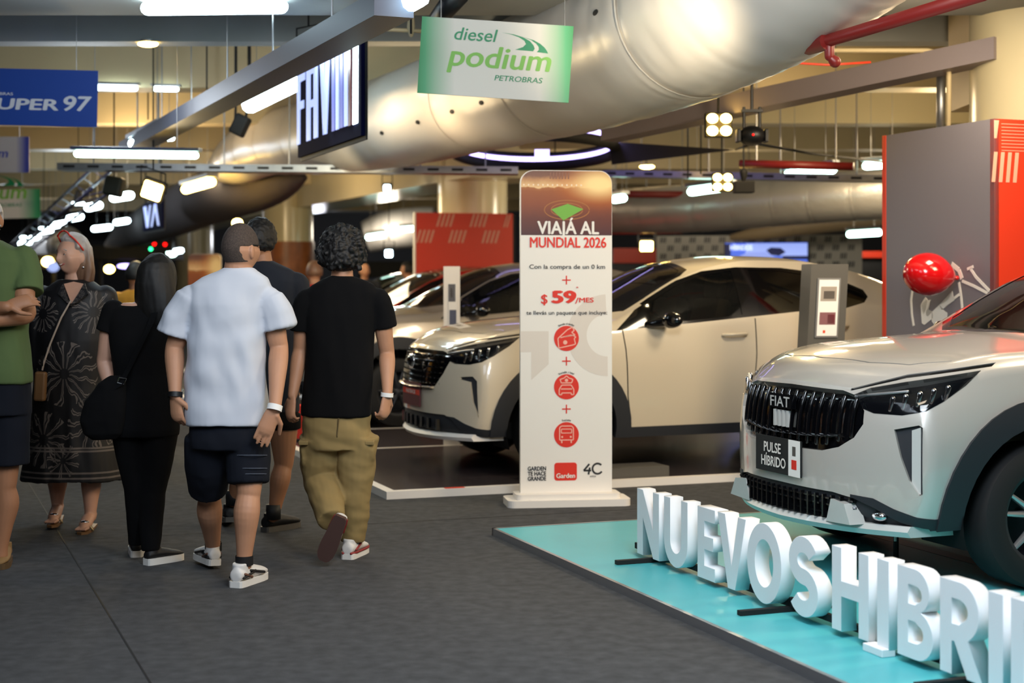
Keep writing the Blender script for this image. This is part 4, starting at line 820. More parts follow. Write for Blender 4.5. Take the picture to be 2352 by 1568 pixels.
def car_shell(S):
    bm = B(); L = S.L
    st = [0, .012, .03, .06, .10, .15, .2, .26, .33]+[.33+.055*i for i in range(1, 17)]+[1.21+.07*i for i in range(45)]
    st = [s for s in st if s < L-.28]+[L-.24, L-.18, L-.12, L-.07, L-.035, L-.012, L]
    def warp(s, y, z):
        f = max(0, 1-s/.85)**2; g = max(0, 1-(L-s)/.9)**2
        return s+f*(GY(y)+FZ(z))-g*(.16*(abs(y)/.8)**2.6+.10*max(0, abs(z-.8)/.5)**2)
    cols = []
    for s in st:
        e = min(s, L-s); q = 0 if e > .06 else (.06-e)
        sh = .022*(q/.06)**2 if q else 0
        P = half_section(S, s); row = []
        for (w, z) in P:
            w2 = max(0, w-sh*(w > .02)); z2 = z+(sh*.5 if z < .6 else -sh*.6)
            row.append(bm.verts.new((warp(s, w2, z2), -w2, z2)))
        cols.append(row)
    for a, b in zip(cols, cols[1:]):
        for i in range(len(a)-1): bm.faces.new((a[i], b[i], b[i+1], a[i+1]))
    for col, s in ((cols[0], st[0]), (cols[-1], st[-1])):        # front and rear closing surfaces: sheets of constant height strips
        row0 = col; n = 14; prev = row0
        for k in range(1, n+1):
            f = 1-k/n; row = []
            for v0 in row0:
                w, z = -v0.co.y, v0.co.z; wz = w*f; zz = z if k < n else z
                row.append(bm.verts.new((warp(s, wz, zz), -wz, zz)))
            for i in range(len(row)-1):
                q = [prev[i], prev[i+1], row[i+1], row[i]]
                try: bm.faces.new(q)
                except ValueError: pass
            prev = row
    bmesh.ops.remove_doubles(bm, verts=bm.verts, dist=.0006); bmesh.ops.recalc_face_normals(bm, faces=bm.faces)
    c = sum((f.normal.dot(f.calc_center_median()-V((2, 0, .8))) > 0 for f in bm.faces))
    if c < len(bm.faces)/2: bmesh.ops.reverse_faces(bm, faces=bm.faces)
    return bm
def inside(p, poly):
    x, y = p; r = False; j = len(poly)-1
    for i in range(len(poly)):
        (x0, y0), (x1, y1) = poly[i], poly[j]
        if (y0 > y) != (y1 > y) and x < (x1-x0)*(y-y0)/(y1-y0)+x0: r = not r
        j = i
    return r
PROJ = {'side': (lambda c: (c.x, c.z), lambda x0, y0, x1, y1: (V((x0, 0, y0)), V((y0-y1, 0, x1-x0)))),
        'front': (lambda c: (-c.y, c.z), lambda x0, y0, x1, y1: (V((0, -x0, y0)), V((0, -(y0-y1), x1-x0)))),
        'corner': (lambda c: (c.x-c.y, c.z), lambda x0, y0, x1, y1: (V((x0, 0, y0)), V((y0-y1, -(y0-y1), x1-x0)))),
        'top': (lambda c: (c.x, -c.y), lambda x0, y0, x1, y1: (V((x0, -y0, 0)), V((y0-y1, -(x1-x0), 0))))}
def cut_region(bm, proj, poly, cond):
    pf, pl = PROJ[proj]; xs = [p[0] for p in poly]; ys = [p[1] for p in poly]
    for i in range(len(poly)):
        (x0, y0), (x1, y1) = poly[i], poly[(i+1) % len(poly)]
        co, no = pl(x0, y0, x1, y1)
        if no.length < 1e-9: continue
        a0, a1, b0, b1 = min(x0, x1)-.07, max(x0, x1)+.07, min(y0, y1)-.07, max(y0, y1)+.07
        fs = []
        for f in bm.faces:
            c = f.calc_center_median()
            if not cond(c, f.normal): continue
            u = [pf(v.co) for v in f.verts]
            if max(q[0] for q in u) < min(x0, x1)-1e-4 or min(q[0] for q in u) > max(x0, x1)+1e-4 or max(q[1] for q in u) < min(y0, y1)-1e-4 or min(q[1] for q in u) > max(y0, y1)+1e-4: continue
            fs.append(f)
        if not fs: continue
        es = list({e for f in fs for e in f.edges}); vs = list({v for f in fs for v in f.verts})
        bmesh.ops.bisect_plane(bm, geom=vs+es+fs, dist=1e-5, plane_co=co, plane_no=no.normalized())
SIDE = lambda c, n: c.y < -.42 and abs(n.y) > .25
FRONT = lambda c, n: c.x < .42 and n.x < -.25
CORNER = lambda c, n: c.x < .95 and (n.x-n.y) > .2 if False else (c.x < .95 and (-n.x-n.y) > .35)
TOP = lambda c, n: n.z > .3
def circ_poly(cx, cz, r, n=36): return [(cx+r*math.cos(2*PI*i/n), cz+r*math.sin(2*PI*i/n)) for i in range(n)]
def line_poly(pts, w):                                # a thin seam as one closed strip
    return thick(pts, w)
def off(me_bm, d):
    for v in me_bm.verts: v.co += v.normal*d
def wheel(parent, c, side, sp=5, R=.335, W=.215, sm='satin'):
    # c: wheel centre (car space), side: -1 near side, +1 far side
    t = thing('wheel', '', '', c); del t['label'], t['category']
    t.parent = parent; t.matrix_parent_inverse = Matrix.Identity(4)
    def lathe(bm, prof, n=48):
        rings = [[V((c[0]+r*math.cos(2*PI*k/n), c[1]+side*y, c[2]+r*math.sin(2*PI*k/n))) for k in range(n)] for r, y in prof]
        return loft(bm, rings, cap=False)
    def ob(nm, bm, m, sm=35):
        o = obj(nm, bm, m, None, sm); o.parent = t; o.matrix_parent_inverse = Matrix.Translation(-V(c)); return o
    ob('tyre', lathe(B(), [(.215, -W/2), (R-.02, -W/2), (R, -W/2+.03), (R, W/2-.035), (R-.012, W/2-.01), (R-.05, W/2+.006), (.225, W/2), (.215, W/2-.02)]), M['rubber'])
    ob('rim', lathe(B(), [(.222, W/2-.005), (.205, W/2-.012), (.195, W/2-.05), (.19, -W/2+.02), (.02, -W/2+.02)]), M['cladding'])
    bm = B()
    for k in range(sp):
        a = 2*PI*k/sp+.3
        for dd in (-.16, .16):
            q = [(.04, a+dd*.5), (.205, a+dd*1.35)]
            p = [V((c[0]+r*math.cos(an), c[1]+side*(W/2-.025 if r > .1 else W/2-.03), c[2]+r*math.sin(an))) for r, an in q]
            limb(bm, p, [.024, .015], 8, flat=.8)
    ball(bm, V(c)+V((0, side*(W/2-.03), 0)), (.05, .02, .05)); ob('spokes', bm, M[sm], 40)
    return t
def seat(parent, x, y, m):
    bm = B(); box(bm, (x, y, .72), (.5, .46, .16), None, .04); box(bm, (x+.28, y, 1.02), (.14, .44, .6), Matrix.Rotation(.22, 3, 'Y'), .04); box(bm, (x+.36, y, 1.40), (.09, .24, .16), Matrix.Rotation(.1, 3, 'Y'), .03)
    o = obj('seat', bm, m, None, 40); o.parent = parent; return o
def build_car(name, label, N, paint, nose='fiat', glass='glass', plate=None, drl='lightsilver', lip='lightsilver', mirror=True, beige=False, roof=None, detail=True):
    S = suv(); bm = car_shell(S)
    car = thing(name, label, 'car', N); ang = math.atan2(UU.y, UU.x); car.rotation_euler = (0, 0, ang)
    WF, WR = (.80, .375), (3.40, .375)
    regs = []
    def reg(nm, proj, poly, cond, d=-.0, m=None, mirror_sep=True, lab=None): regs.append((nm, proj, poly, cond, d, m, mirror_sep, lab))
    for wc in (WF, WR):
        reg('HOLE', 'side', circ_poly(wc[0], wc[1], .425, 40), SIDE)
    for wc in (WF, WR):
        reg('wheel_arch_trim', 'side', [p for p in circ_poly(wc[0], wc[1], .545, 44)], SIDE, .014, 'cladding')
    # black cladding along the bottom
    reg('sill_cladding', 'side', [(.42, .2), (.42, .40), (1.2, .372), (2.9, .385), (4.0, .45), (4.6, .55), (4.6, .2)], SIDE, .008, 'cladding')
    # glass house
    dlo = [(1.235, 1.088), (1.85, 1.136), (2.84, 1.223), (3.19, 1.236), (3.40, 1.285), (3.455, 1.33), (3.44, 1.385), (3.22, 1.478), (3.0, 1.53), (2.75, 1.558), (2.35, 1.562), (2.05, 1.530), (1.80, 1.452), (1.50, 1.295), (1.36, 1.185)]
    SG = lambda c, n: c.y < -.42 and abs(n.y) > .3
    reg('front_door_window', 'side', [(1.52, 1.135), (1.85, 1.156), (2.30, 1.196), (2.30, 1.535), (2.06, 1.505), (1.82, 1.428), (1.56, 1.29)], SG, -.004, glass)
    reg('rear_door_window', 'side', [(2.45, 1.208), (2.88, 1.246), (2.96, 1.30), (2.93, 1.508), (2.73, 1.535), (2.45, 1.542)], SG, -.004, 'dglass')
    reg('quarter_window', 'side', [(3.06, 1.255), (3.18, 1.255), (3.37, 1.30), (3.425, 1.335), (3.41, 1.375), (3.21, 1.455), (3.06, 1.49)], SG, -.004, 'dglass')
    reg('window_surround', 'side', dlo, SG, .001, 'gblack')
    # front: grille, lower grille, lamps
    gr = [(-.01, .952), (.40, .945), (.50, .925), (.555, .86), (.56, .80), (.52, .735), (.44, .685), (.34, .66), (-.01, .652)] if nose == 'pulse' else [(-.01, .945), (.42, .94), (.53, .92), (.55, .87), (.50, .78), (.42, .69), (.37, .655), (-.01, .652)]
    reg('grille', 'front', gr, FRONT, -.035, 'gblack')
    reg('headlight', 'corner', [(.50, .925), (.62, .962), (.85, .995), (1.30, 1.050), (1.22, .985), (1.10, .915), (1.0, .872), (.85, .85), (.66, .852), (.57, .872)], CORNER, .003, 'clear')
    reg('headlight_gap', 'corner', [(.48, .945), (.85, 1.012), (1.36, 1.068), (1.38, 1.085), (.85, 1.028), (.48, .955)], CORNER, -.006, 'gblack')
    reg('fog_slot', 'corner', [(.80, .785), (.96, .81), (.985, .80), (.985, .50), (.965, .495), (.90, .56), (.845, .66)] if nose == 'pulse' else [(.74, .760), (.90, .768), (.955, .735), (.975, .47), (.905, .58), (.868, .728), (.74, .744)], CORNER, -.018, 'cladding')
    reg('lower_grille', 'front', [(-.01, .475), (.40, .472), (.52, .455), (.62, .42), (.72, .365), (.80, .34), (.80, .2), (-.01, .2)] if nose == 'pulse' else [(-.01, .478), (.52, .478), (.60, .44), (.68, .34), (.80, .33), (.80, .2), (-.01, .2)], FRONT, -.012, 'cladding')
    reg('bumper_cladding', 'corner', [(.50, .472), (.66, .465), (.80, .425), (.95, .395), (1.05, .385), (1.30, .41), (1.30, .2), (.50, .2)], CORNER, .003, 'cladding')
    # windscreen and rear screen as seen from above
    ws = [(1.08, -.01), (1.17, .40), (1.37, .665), (1.55, .655), (1.88, .60), (1.98, .52), (2.04, -.01)]
    WSC = lambda c, n: n.z > .3 and 1.0 < c.x < 2.2 and c.z > 1.17
    reg('windscreen', 'top', [(1.15, -.01), (1.22, .40), (1.40, .615), (1.60, .605), (1.86, .56), (1.93, .48), (1.98, -.01)], WSC, -.003, 'glass')
    reg('windscreen_border', 'top', ws, WSC, .0, 'gblack')
    reg('rear_screen', 'top', [(3.45, -.01), (3.5, .45), (3.95, .5), (4.1, -.01)], lambda c, n: n.z > .3 and c.x > 3.2, -.003, 'dglass')
    if roof: reg('roof_panel', 'top', [(2.06, -.01), (2.0, .52), (2.3, .545), (3.2, .54), (3.42, -.01)], lambda c, n: n.z > .3 and 1.9 < c.x < 3.5, .001, roof)
    # panel gaps
    reg('panel_gap', 'side', line_poly([(1.285, 1.09), (1.30, .95), (1.315, .60), (1.345, .40)], .010), SIDE, -.006, 'matblack')
    reg('panel_gap', 'side', line_poly([(2.40, 1.17), (2.395, .9), (2.37, .60), (2.40, .40)], .010), SIDE, -.006, 'matblack')
    reg('panel_gap', 'side', line_poly([(3.05, 1.22), (3.05, 1.0), (2.95, .80)], .010), SIDE, -.006, 'matblack')
    reg('panel_gap', 'top', line_poly([(.165, -.01), (.20, .35), (.28, .56), (.42, .69)], .009), lambda c, n: n.z > .25 and c.x < .6 and c.z > .95, -.005, 'matblack')
    for r in regs: cut_region(bm, r[1], r[2], r[3])
    idx = {}
    bm.faces.ensure_lookup_table()
    for f in bm.faces:
        c = f.calc_center_median(); n = f.normal; k = -1
        for i, r in enumerate(regs):
            if r[3](c, n) and inside(PROJ[r[1]][0](c), r[2]): k = i; break
        idx.setdefault(k, []).append(f.index)
    bm.normal_update()
    def extract(ids, d, thick_=0):
        nb = B(); mp = {}
        for fi in ids:
            vs = []
            for v in bm.faces[fi].verts:
                if v.index not in mp: mp[v.index] = nb.verts.new(v.co+v.normal*d)
                vs.append(mp[v.index])
            try: nb.faces.new(vs)
            except ValueError: pass
        nb.verts.index_update()
        if thick_:                                      # return lip at the open borders
            be = [e for e in nb.edges if len(e.link_faces) == 1]
            inv = {nv: bm.verts[i] for i, nv in mp.items()}; low = {}
            for e in be:
                a, b = e.verts
                for q in (a, b):
                    if q not in low: low[q] = nb.verts.new(q.co+inv[q].normal*thick_)
                try: nb.faces.new((a, b, low[b], low[a]))
                except ValueError: pass
        return nb
    bm.verts.ensure_lookup_table(); bm.verts.index_update()
    def put(nm, nb, m, mirror_=True, merge=True, sm=32, lab=None, par=None):
        def mk(b_):
            bmesh.ops.recalc_face_normals(b_, faces=b_.faces)
            o = obj(nm, b_, m, None, sm, 'keep'); o.parent = par or car
            if lab: o['label'] = lab
            return o
        if mirror_:
            m2 = nb.copy(); 
            for v in m2.verts: v.co.y *= -1
            bmesh.ops.reverse_faces(m2, faces=m2.faces)
            if merge:
                me = bpy.data.meshes.new('tmp'); m2.to_mesh(me); nb.from_mesh(me); bpy.data.meshes.remove(me); m2.free()
                bmesh.ops.remove_doubles(nb, verts=nb.verts, dist=.0008); return mk(nb)
            mk(m2)
        return mk(nb)
    put('body', extract(idx.get(-1, []), 0, -.045), paint)
    merge_names = {'grille', 'lower_grille', 'windscreen', 'windscreen_border', 'rear_screen', 'roof_panel', 'panel_gap'}
    done = {}
    for i, r in enumerate(regs):
        if r[0] == 'HOLE' or i not in idx: continue
        mm = M[r[5]] if isinstance(r[5], str) else r[5]
        o = put(r[0], extract(idx[i], r[4], 0 if r[4] < 0 else -r[4]-.02), mm, True, r[0] in merge_names)
        done[r[0]] = o
    # underbody, arches' inner liners
    bmu = B(); box(bmu, (2.2, 0, .36), (3.9, 1.3, .12)); o = obj('underbody', bmu, M['matblack']); o.parent = car
    for wc in (WF, WR):
        for s in (-1, 1):
            bmu = B(); loft(bmu, [[V((wc[0]+.43*math.cos(q*PI/20-.15), s*yy, wc[1]+.43*math.sin(q*PI/20-.15))) for q in range(24)] for yy in (.84, .50)], cap=False, closed=False)
            bmesh.ops.solidify(bmu, geom=bmu.faces[:], thickness=.01); o = obj('arch_liner', bmu, M['matblack']); o.parent = car
            wheel(car, (wc[0], s*.765, wc[1]), s, sm='satin' if nose == 'pulse' else 'darksteel')
    # cabin
    sm = M['seatbeige'] if beige else M['seat']
    for x in (1.95, 2.85):
        for y in (-.36, .36): seat(car, x, y, sm)
    bmu = B(); box(bmu, (1.45, 0, 1.0), (.4, 1.3, .25), None, .05); o = obj('dashboard', bmu, M['matblack'], None, 40); o.parent = car
    bmu = B(); cc = V((1.72, -.36, 1.05)); tube(bmu, [cc+V((-.06*math.cos(q*PI/8), .18*math.cos(q*PI/8), .17*math.sin(q*PI/8))) for q in range(17)], .014); o = obj('steering_wheel', bmu, M['matblack'], None, True); o.parent = car
    # lips, blades, plates, mirrors, handles, lamps
    def sx(y, z): return GY(y)+FZ(z)
    def strip(ys, z0, z1, dep, nm, m, lead=.0):
        b_ = B(); loft(b_, [[V((sx(y, .36)-lead+a, y, z)) for a, z in ((0, z0(y)), (-.018, (z0(y)+z1(y))/2), (0, z1(y)), (dep, z1(y)), (dep, z0(y)))] for y in ys]); o = obj(nm, b_, m, None, 35); o.parent = car; return o
    ys = [-.76+i*.076 for i in range(21)]
    strip(ys, lambda y: .285+.02*abs(y), lambda y: .335+.02*abs(y), .25, 'front_lip', M[lip], .01)
    for s in (-1, 1):
        if nose == 'pulse':
            yb = s*.47; b_ = B(); prism(b_, [(-.11, .33), (.09, .34), (.04, .43), (-.07, .44)], (sx(yb, .40)+.02, yb, 0), (-.12*s*0, s, 0), ZZ, (-1, 0, 0), -.03, .055); o = obj('bumper_fin', b_, M[lip]); o.parent = car
            b_ = B(); ball(b_, (sx(.62, .39)+.02, s*.62, .385), (.03, .05, .025)); o = obj('fog_lamp', b_, M['chrome'], None, True); o.parent = car
    for s in (-1, 1):                                   # blade in the fog slot
        b_ = B(); y0 = .785 if nose == 'pulse' else .782; x0 = GY(y0)-.05
        if nose == 'pulse': prism(b_, [(0, .505), (.042, .50), (.042, .80), (.0, .785)], (x0-.012, s*(y0-.03), 0), V((.55, s*.83, 0)), ZZ, V((-.83, s*.55, 0)), -.03, .014)
        else: prism(b_, [(.008, .56), (.036, .51), (.030, .72), (-.004, .725)], (x0-.008, s*(y0-.03), 0), V((.55, s*.83, 0)), ZZ, V((-.83, s*.55, 0)), -.03, .01)
        o = obj('fog_blade', b_, M[drl]); o.parent = car
    hl = done.get('headlight')
    for s in (-1, 1):                                    # reflectors behind the lens line
        for k, (q, yy) in enumerate(((.76, .655), (.85, .722), (.94, .768), (1.02, .79), (1.10, .802))):
            f = k/4; xx = q-yy; zc = .898+.055*f; b_ = B()
            limb(b_, [V((xx+.012, s*(yy-.012), zc-.030)), V((xx+.022, s*(yy-.002), zc+.022))], [.009, .013], 8); o = obj('lamp_reflector', b_, M['chrome'], None, True); o.parent = car
        b_ = B(); pts = [V((GY(y_)+FZ(.95)-.012-.0, s*y_, .925+.045*((y_-.50)/.3))) for y_ in (.48, .56, .64, .72)]; limb(b_, pts, .007, 6); o = obj('running_light', b_, M['satin'], None, True); o.parent = car
    i_ = [i for i, r in enumerate(regs) if r[0] == 'headlight'][0]
    if i_ in idx:
        put('lamp_housing', extract(idx[i_], -.04), M['gblack'], True, False)
    # grille ribs
    g = done['grille']; 
    if nose == 'pulse':
        n = 15
        for i in range(n):
            y = -.49+i*.07; zb = .675+.30*max(0, abs(y)-.33)**1; zt = .935-.12*max(0, abs(y)-.38); b_ = B()
            limb(b_, [V((sx(y, zb+.015+(zt-zb-.03)*q)+.016, y, zb+.015+(zt-zb-.03)*q)) for q in (0, .25, .5, .75, 1)], .0105, 8); o = obj('grille_rib', b_, M['gblack'], g, True)
        o = strip([-.43+i*.043 for i in range(21)], lambda y: .705+.12*y*y, lambda y: .725+.12*y*y, .04, 'grille_bar', M['gblack'], .008)
        lg = [(-.10, 'F'), (-.045, 'I'), (.01, 'A'), (.065, 'T')]
        pl = Plane((sx(0, .87)-.022, .10, .835), V((0, -1, 0)), ZZ)
        b_ = obj('badge', prism(B(), [(0, 0), (.2, 0), (.2, .07), (0, .07)], pl.O, pl.X, pl.Y, pl.N, -.03, 0), M['gblack']); b_.parent = car
        q = pl.text('lettering', 'FIAT', .1, .008, .052, M['lightsilver'], b_, width=.18, bold=.02); 
        for k in range(4): o = obj('badge_bar', prism(B(), [(.03+k*.04, -.09), (.045+k*.04, -.09), (.045+k*.04, -.01), (.03+k*.04, -.01)], pl.O, pl.X, pl.Y, pl.N, -.02, -.002), M['lightsilver']); o.parent = car
        for i in range(20):
            y = -.50+i*.0526; b_ = B(); box(b_, (sx(y, .41)+.006, y, .40), (.03, .012, .11)); o = obj('mesh_bar', b_, M['gblack'], done['lower_grille'])
        b_ = B()
        for z in (.37, .41, .44):
            for i in range(15):
                y = -.525+i*.07; box(b_, (sx(y+.035, z)+.008, y+.035, z), (.02, .075, .008))
        obj('mesh_rows', b_, M['gblack'], done['lower_grille'])
    else:
        b_ = B()
        for z in (.70, .74, .78, .82, .86, .90):
            for i in range(16):
                y = -.43+i*.0573; box(b_, (sx(y, z)+.018, y, z), (.02, .06, .01))
        obj('mesh_rows', b_, M['gblack'], g)
        strip([-.40+i*.04 for i in range(21)], lambda y: .655+.02*abs(y), lambda y: .672+.02*abs(y), .03, 'grille_chrome', M['chrome'], .045)
        b_ = B(); ball(b_, (sx(0, .85)-.03, 0, .85), (.02, .075, .06)); o = obj('badge', b_, M['chrome'], None, True); o.parent = car
        b_ = B(); ball(b_, (sx(0, .85)-.04, 0, .85), (.02, .055, .045)); o2 = obj('badge_center', b_, M['gblack'], o, True)
        for i in range(8):
            y = -.42+i*.12; b_ = B(); box(b_, (sx(y, .40)+.004, y, .40), (.02, .05, .08)); obj('mesh_bar', b_, M['gblack'], done['lower_grille'])
    if plate:
        pl = Plane((sx(0, .6)-.012, .21, .515), V((0, -1, 0)), ZZ); w, h = .42, .175
        p = obj('display_plate', prism(B(), [(0, 0), (w, 0), (w, h), (0, h)], pl.O, pl.X, pl.Y, pl.N, -.012, 0), M['matblack'] if plate == 'pulse' else mat('plate_maroon', '5a2228', .5)); p.parent = car
        if plate == 'pulse':
            pl.text('lettering', 'PULSE', .165, .098, .05, M['white'], p, width=.16, bold=.03); pl.text('lettering', 'HÍBRIDO', .175, .030, .05, M['white'], p, width=.23, bold=.03)
            pl.shape('white_strip', [R4(.315, .42, 0, h)], M['paper'], p, .0, .0015); pl.shape('red_mark', [R4(.345, .39, .035, .08)], M['signred'], p, .0015, .0025); pl.shape('grey_mark', [R4(.352, .382, .10, .145)], M['pillargrey'], p, .0015, .0025)
        else:
            pl.shape('red_band', [R4(0, w, .085, .125)], M['red'], p, .0, .0012); pl.text('lettering', 'FASTBACK', w/2, .092, .028, M['white'], p, width=.24, bold=.03)
    if mirror:
        for s in (-1, 1):
            b_ = B(); ball(b_, (1.60, s*.985, 1.165), (.06, .10, .062)); 
            for v in b_.verts: v.co.x += .05*abs(v.co.y-s*.99)/.115
            limb(b_, [V((1.50, s*.83, 1.13)), V((1.58, s*.93, 1.15))], [.03, .035]); o = obj('door_mirror', b_, M['gblack'], None, True); o.parent = car
    for s in (-1, 1):
        for x, z in ((2.20, 1.045), (3.10, 1.10)):
            b_ = B(); y = s*.868; limb(b_, [V((x-.09, y, z)), V((x-.06, y+s*.03, z+.002)), V((x+.09, y+s*.032, z+.008)), V((x+.11, y, z+.010))], .012, 8); o = obj('door_handle', b_, paint, None, True); o.parent = car
    return car, S
def carpt(N, s, y, z=0): return V((N[0], N[1], 0))+UU*s+V((-UU.y, UU.x, 0))*y+ZZ*z
NS, NW, NG, NR = V((1.39, 7.52, .002)), V((-.68, 11.6, .012)), V((-2.15, 15.3, .012)), V((-2.95, 19.3, .012))
car1, _ = build_car('car', 'silver hybrid compact SUV with a black plate on the teal platform', NS, M['silverpaint'], 'pulse', plate='pulse')
car2, _ = build_car('car', 'white coupe SUV standing behind the tall white totem', NW, M['whitepaint'], 'abarth', plate='maroon', drl='signred', lip='white', beige=True)
car3, _ = build_car('car', 'silver grey car mostly hidden behind the nose of the white coupe SUV', NG, M['greypaint'], 'abarth', plate=None, beige=True)
car4, _ = build_car('car', 'red car in front of the striped red booth wall', NR, M['redpaint'], 'abarth', drl='gblack', lip='matblack', roof='gblack', beige=True)
copy_tree(car3, None, V((-4.1, 27.0, .0))-NG, 'distant grey car parked behind the bald man and the red booth wall', None)
copy_tree(car3, None, V((5.2, 20.5, .0))-NG, 'grey car far behind the white coupe SUV, under the checkered wall', None)
# ------------------------------------------------------------------ people
def remesh(bm, vox, smooth=4, disp=None):
    me = bpy.data.meshes.new('t'); bmesh.ops.recalc_face_normals(bm, faces=bm.faces); bm.to_mesh(me); bm.free()
    o = bpy.data.objects.new('t', me); COL.objects.link(o)
    r = o.modifiers.new('r', 'REMESH'); r.mode = 'VOXEL'; r.voxel_size = vox
    if smooth: s = o.modifiers.new('s', 'SMOOTH'); s.iterations = smooth; s.factor = .5
    dg = bpy.context.evaluated_depsgraph_get(); out = bpy.data.meshes.new_from_object(o.evaluated_get(dg))
    bpy.data.objects.remove(o)
    if disp:
        ns = [v.normal.copy() for v in out.vertices]
        for v, n in zip(out.vertices, ns): v.co += n*disp(v.co)
    return out
def folds(amp, sx=9, sz=3.5, seed=0):
    def f(p):
        q = V((p.x*sx+seed, p.y*sx, p.z*sz+p.x*3))
        a = noise.noise(q)+.5*noise.noise(q*2.1+V((3, 1, 7)))
        return amp*a
    return f
def body_part(name, bm, m, parent, vox=.007, smooth=4, disp=None):
    me = remesh(bm, vox, smooth, disp); me.materials.clear(); return link(name, me, m, parent, True)
def rings_torso(bm, rings, X, p=2.3, n=28):          # rings: (centre, half width, half depth)
    F_ = ZZ.cross(X).normalized()
    return loft(bm, [ringpts(c, X*w, F_*d, n, p) for c, w, d in rings])
def head_mesh(bm, c, X, Fw, Up, s=1.0, fat=0):
    """skull with jaw, brow, nose, cheeks, chin and ears; c is the middle of the skull"""
    R = Matrix((X, Fw, Up)).transposed(); vs = bmesh.ops.create_uvsphere(bm, u_segments=44, v_segments=30, radius=1)['verts']
    g = lambda v, cx, cy, cz, r: math.exp(-((v.x-cx)**2+(v.y-cy)**2+(v.z-cz)**2)/(r*r))
    for v in vs:
        d = v.co.copy(); x, y, z = d; sx, sy, sz = .076, .097, .118
        if z < 0: sx *= 1-.20*(-z)**1.4+fat*.12; sy *= 1-(.22 if y < 0 else .04)*(-z)
        p = V((x*sx, y*sy, z*sz)); k = V((0, 0, 0))
        k.y += .024*g(d, 0, 1, -.26, .17)+.012*g(d, 0, 1, -.04, .13)       # nose tip, bridge
        k.y += .006*(g(d, .3, .9, .18, .25)+g(d, -.3, .9, .18, .25))       # brow
        k.y -= .011*(g(d, .34, .92, .02, .17)+g(d, -.34, .92, .02, .17))   # sockets
        k.y += .014*g(d, 0, .75, -.82, .28)+.006*g(d, 0, .9, -.52, .18)    # chin, lips
        k.x += .007*(g(d, .6, .75, -.25, .3)-g(d, -.6, .75, -.25, .3))*(1+fat)
        v.co = V(c)+R @ ((p+k)*s)
    for sd in (-1, 1):
        e = V(c)+R @ (V((sd*.078, -.006, -.016))*s); Re = R @ Matrix.Rotation(sd*.35, 3, 'Z')
        ball(bm, e, (.010*s, .020*s, .033*s), Re, 12, 8)
    return R
def face_bits(body, c, R, s, m_eye='eye', smile=False):
    for sd in (-1, 1):
        e = V(c)+R @ (V((sd*.031, .0738, .003))*s); b_ = B(); ball(b_, e, .0115*s); o = obj('eye', b_, M['eyewhite'], body, True)
        b_ = B(); ball(b_, e+R @ (V((0, .0082, 0))*s), .0052*s); obj('iris', b_, M['eye'], o, True)
        b_ = B(); tube(b_, [e+R @ (V((x*.012, .0105-.004*x*x, .0065-.0035*x*x))*s) for x in (-1, -.5, 0, .5, 1)], .0028*s, 6); obj('eyelid', b_, M['lips'] if False else body.data.materials[0], body, True)
        b_ = B(); tube(b_, [V(c)+R @ (V((sd*x, .0965-x*.40, .029+h))*s) for x, h in ((.014, 0), (.03, .005), (.048, -.003))], .0032*s, 6); obj('eyebrow', b_, M['hairgrey'], body, True)
    b_ = B(); w = .031 if smile else .021; cv = .013 if smile else -.002
    tube(b_, [V(c)+R @ (V((x*w, .0890-.012*x*x, -.060+cv*x*x))*s) for x in (-1, -.6, -.2, .2, .6, 1)], .0046*s, 8); o = obj('mouth', b_, M['lips'], body, True)
    if smile: b_ = B(); tube(b_, [V(c)+R @ (V((x*.024, .0922-.012*x*x, -.0575+.009*x*x))*s) for x in (-1, -.5, 0, .5, 1)], .0036*s, 6); obj('teeth', b_, M['teeth'], o, True)
def hand(bm, w, d, n, th, s=1.0, curl=.5, spread=.06):
    """w wrist, d pointing direction, n back-of-hand normal, th side of the thumb (+1/-1 along d x n)"""
    w, d, n = V(w), V(d).normalized(), V(n).normalized(); n = (n-d*n.dot(d)).normalized(); a = d.cross(n)*th
    limb(bm, [w-d*.02*s, w+d*.03*s, w+d*.085*s], [.026*s, .036*s, .040*s], 14, flat=.45, ref=n)
    for i, (o, L) in enumerate(((.029, .072), (.010, .080), (-.010, .074), (-.028, .058))):
        p = w+d*.085*s+a*o*s; di = (d+a*o*spread*18).normalized(); pts = [p-di*.02*s, p]; ang = 0
        for k, f in enumerate((.45, .32, .25)):
            ang += curl*(.5+.35*k)*(1+.12*i); v = di*math.cos(ang)-n*math.sin(ang); p = p+v*L*f*s; pts.append(p)
        limb(bm, pts, [.0095*s, .0098*s, .0088*s, .008*s, .0068*s], 10)
    p = w+d*.028*s+a*.028*s; t1 = (d*.62+a*.72-n*.25).normalized(); t2 = (d*.88+a*.30-n*.4).normalized()
    limb(bm, [p-t1*.012*s, p+t1*.034*s, p+t1*.034*s+t2*.030*s, p+t1*.034*s+t2*.052*s], [.015*s, .0125*s, .0105*s, .008*s], 10)
def slimb(bm, pts, rad, n=16, **k):                    # limb with smoothly interpolated path and radii
    pts = [V(p) for p in pts]; m = len(pts); P_, R_ = [], []
    for i in range(m-1):
        a, b, c, d = [max(0, min(m-1, i+q)) for q in (-1, 0, 1, 2)]
        for q in range(4):
            f = q/4; w = (-.5*f+f*f-.5*f**3, 1-2.5*f*f+1.5*f**3, .5*f+2*f*f-1.5*f**3, -.5*f*f+.5*f**3)
            P_.append(pts[a]*w[0]+pts[b]*w[1]+pts[c]*w[2]+pts[d]*w[3]); R_.append(rad[a]*w[0]+rad[b]*w[1]+rad[c]*w[2]+rad[d]*w[3])
    return limb(bm, P_+[pts[-1]], R_+[rad[-1]], n, **k)
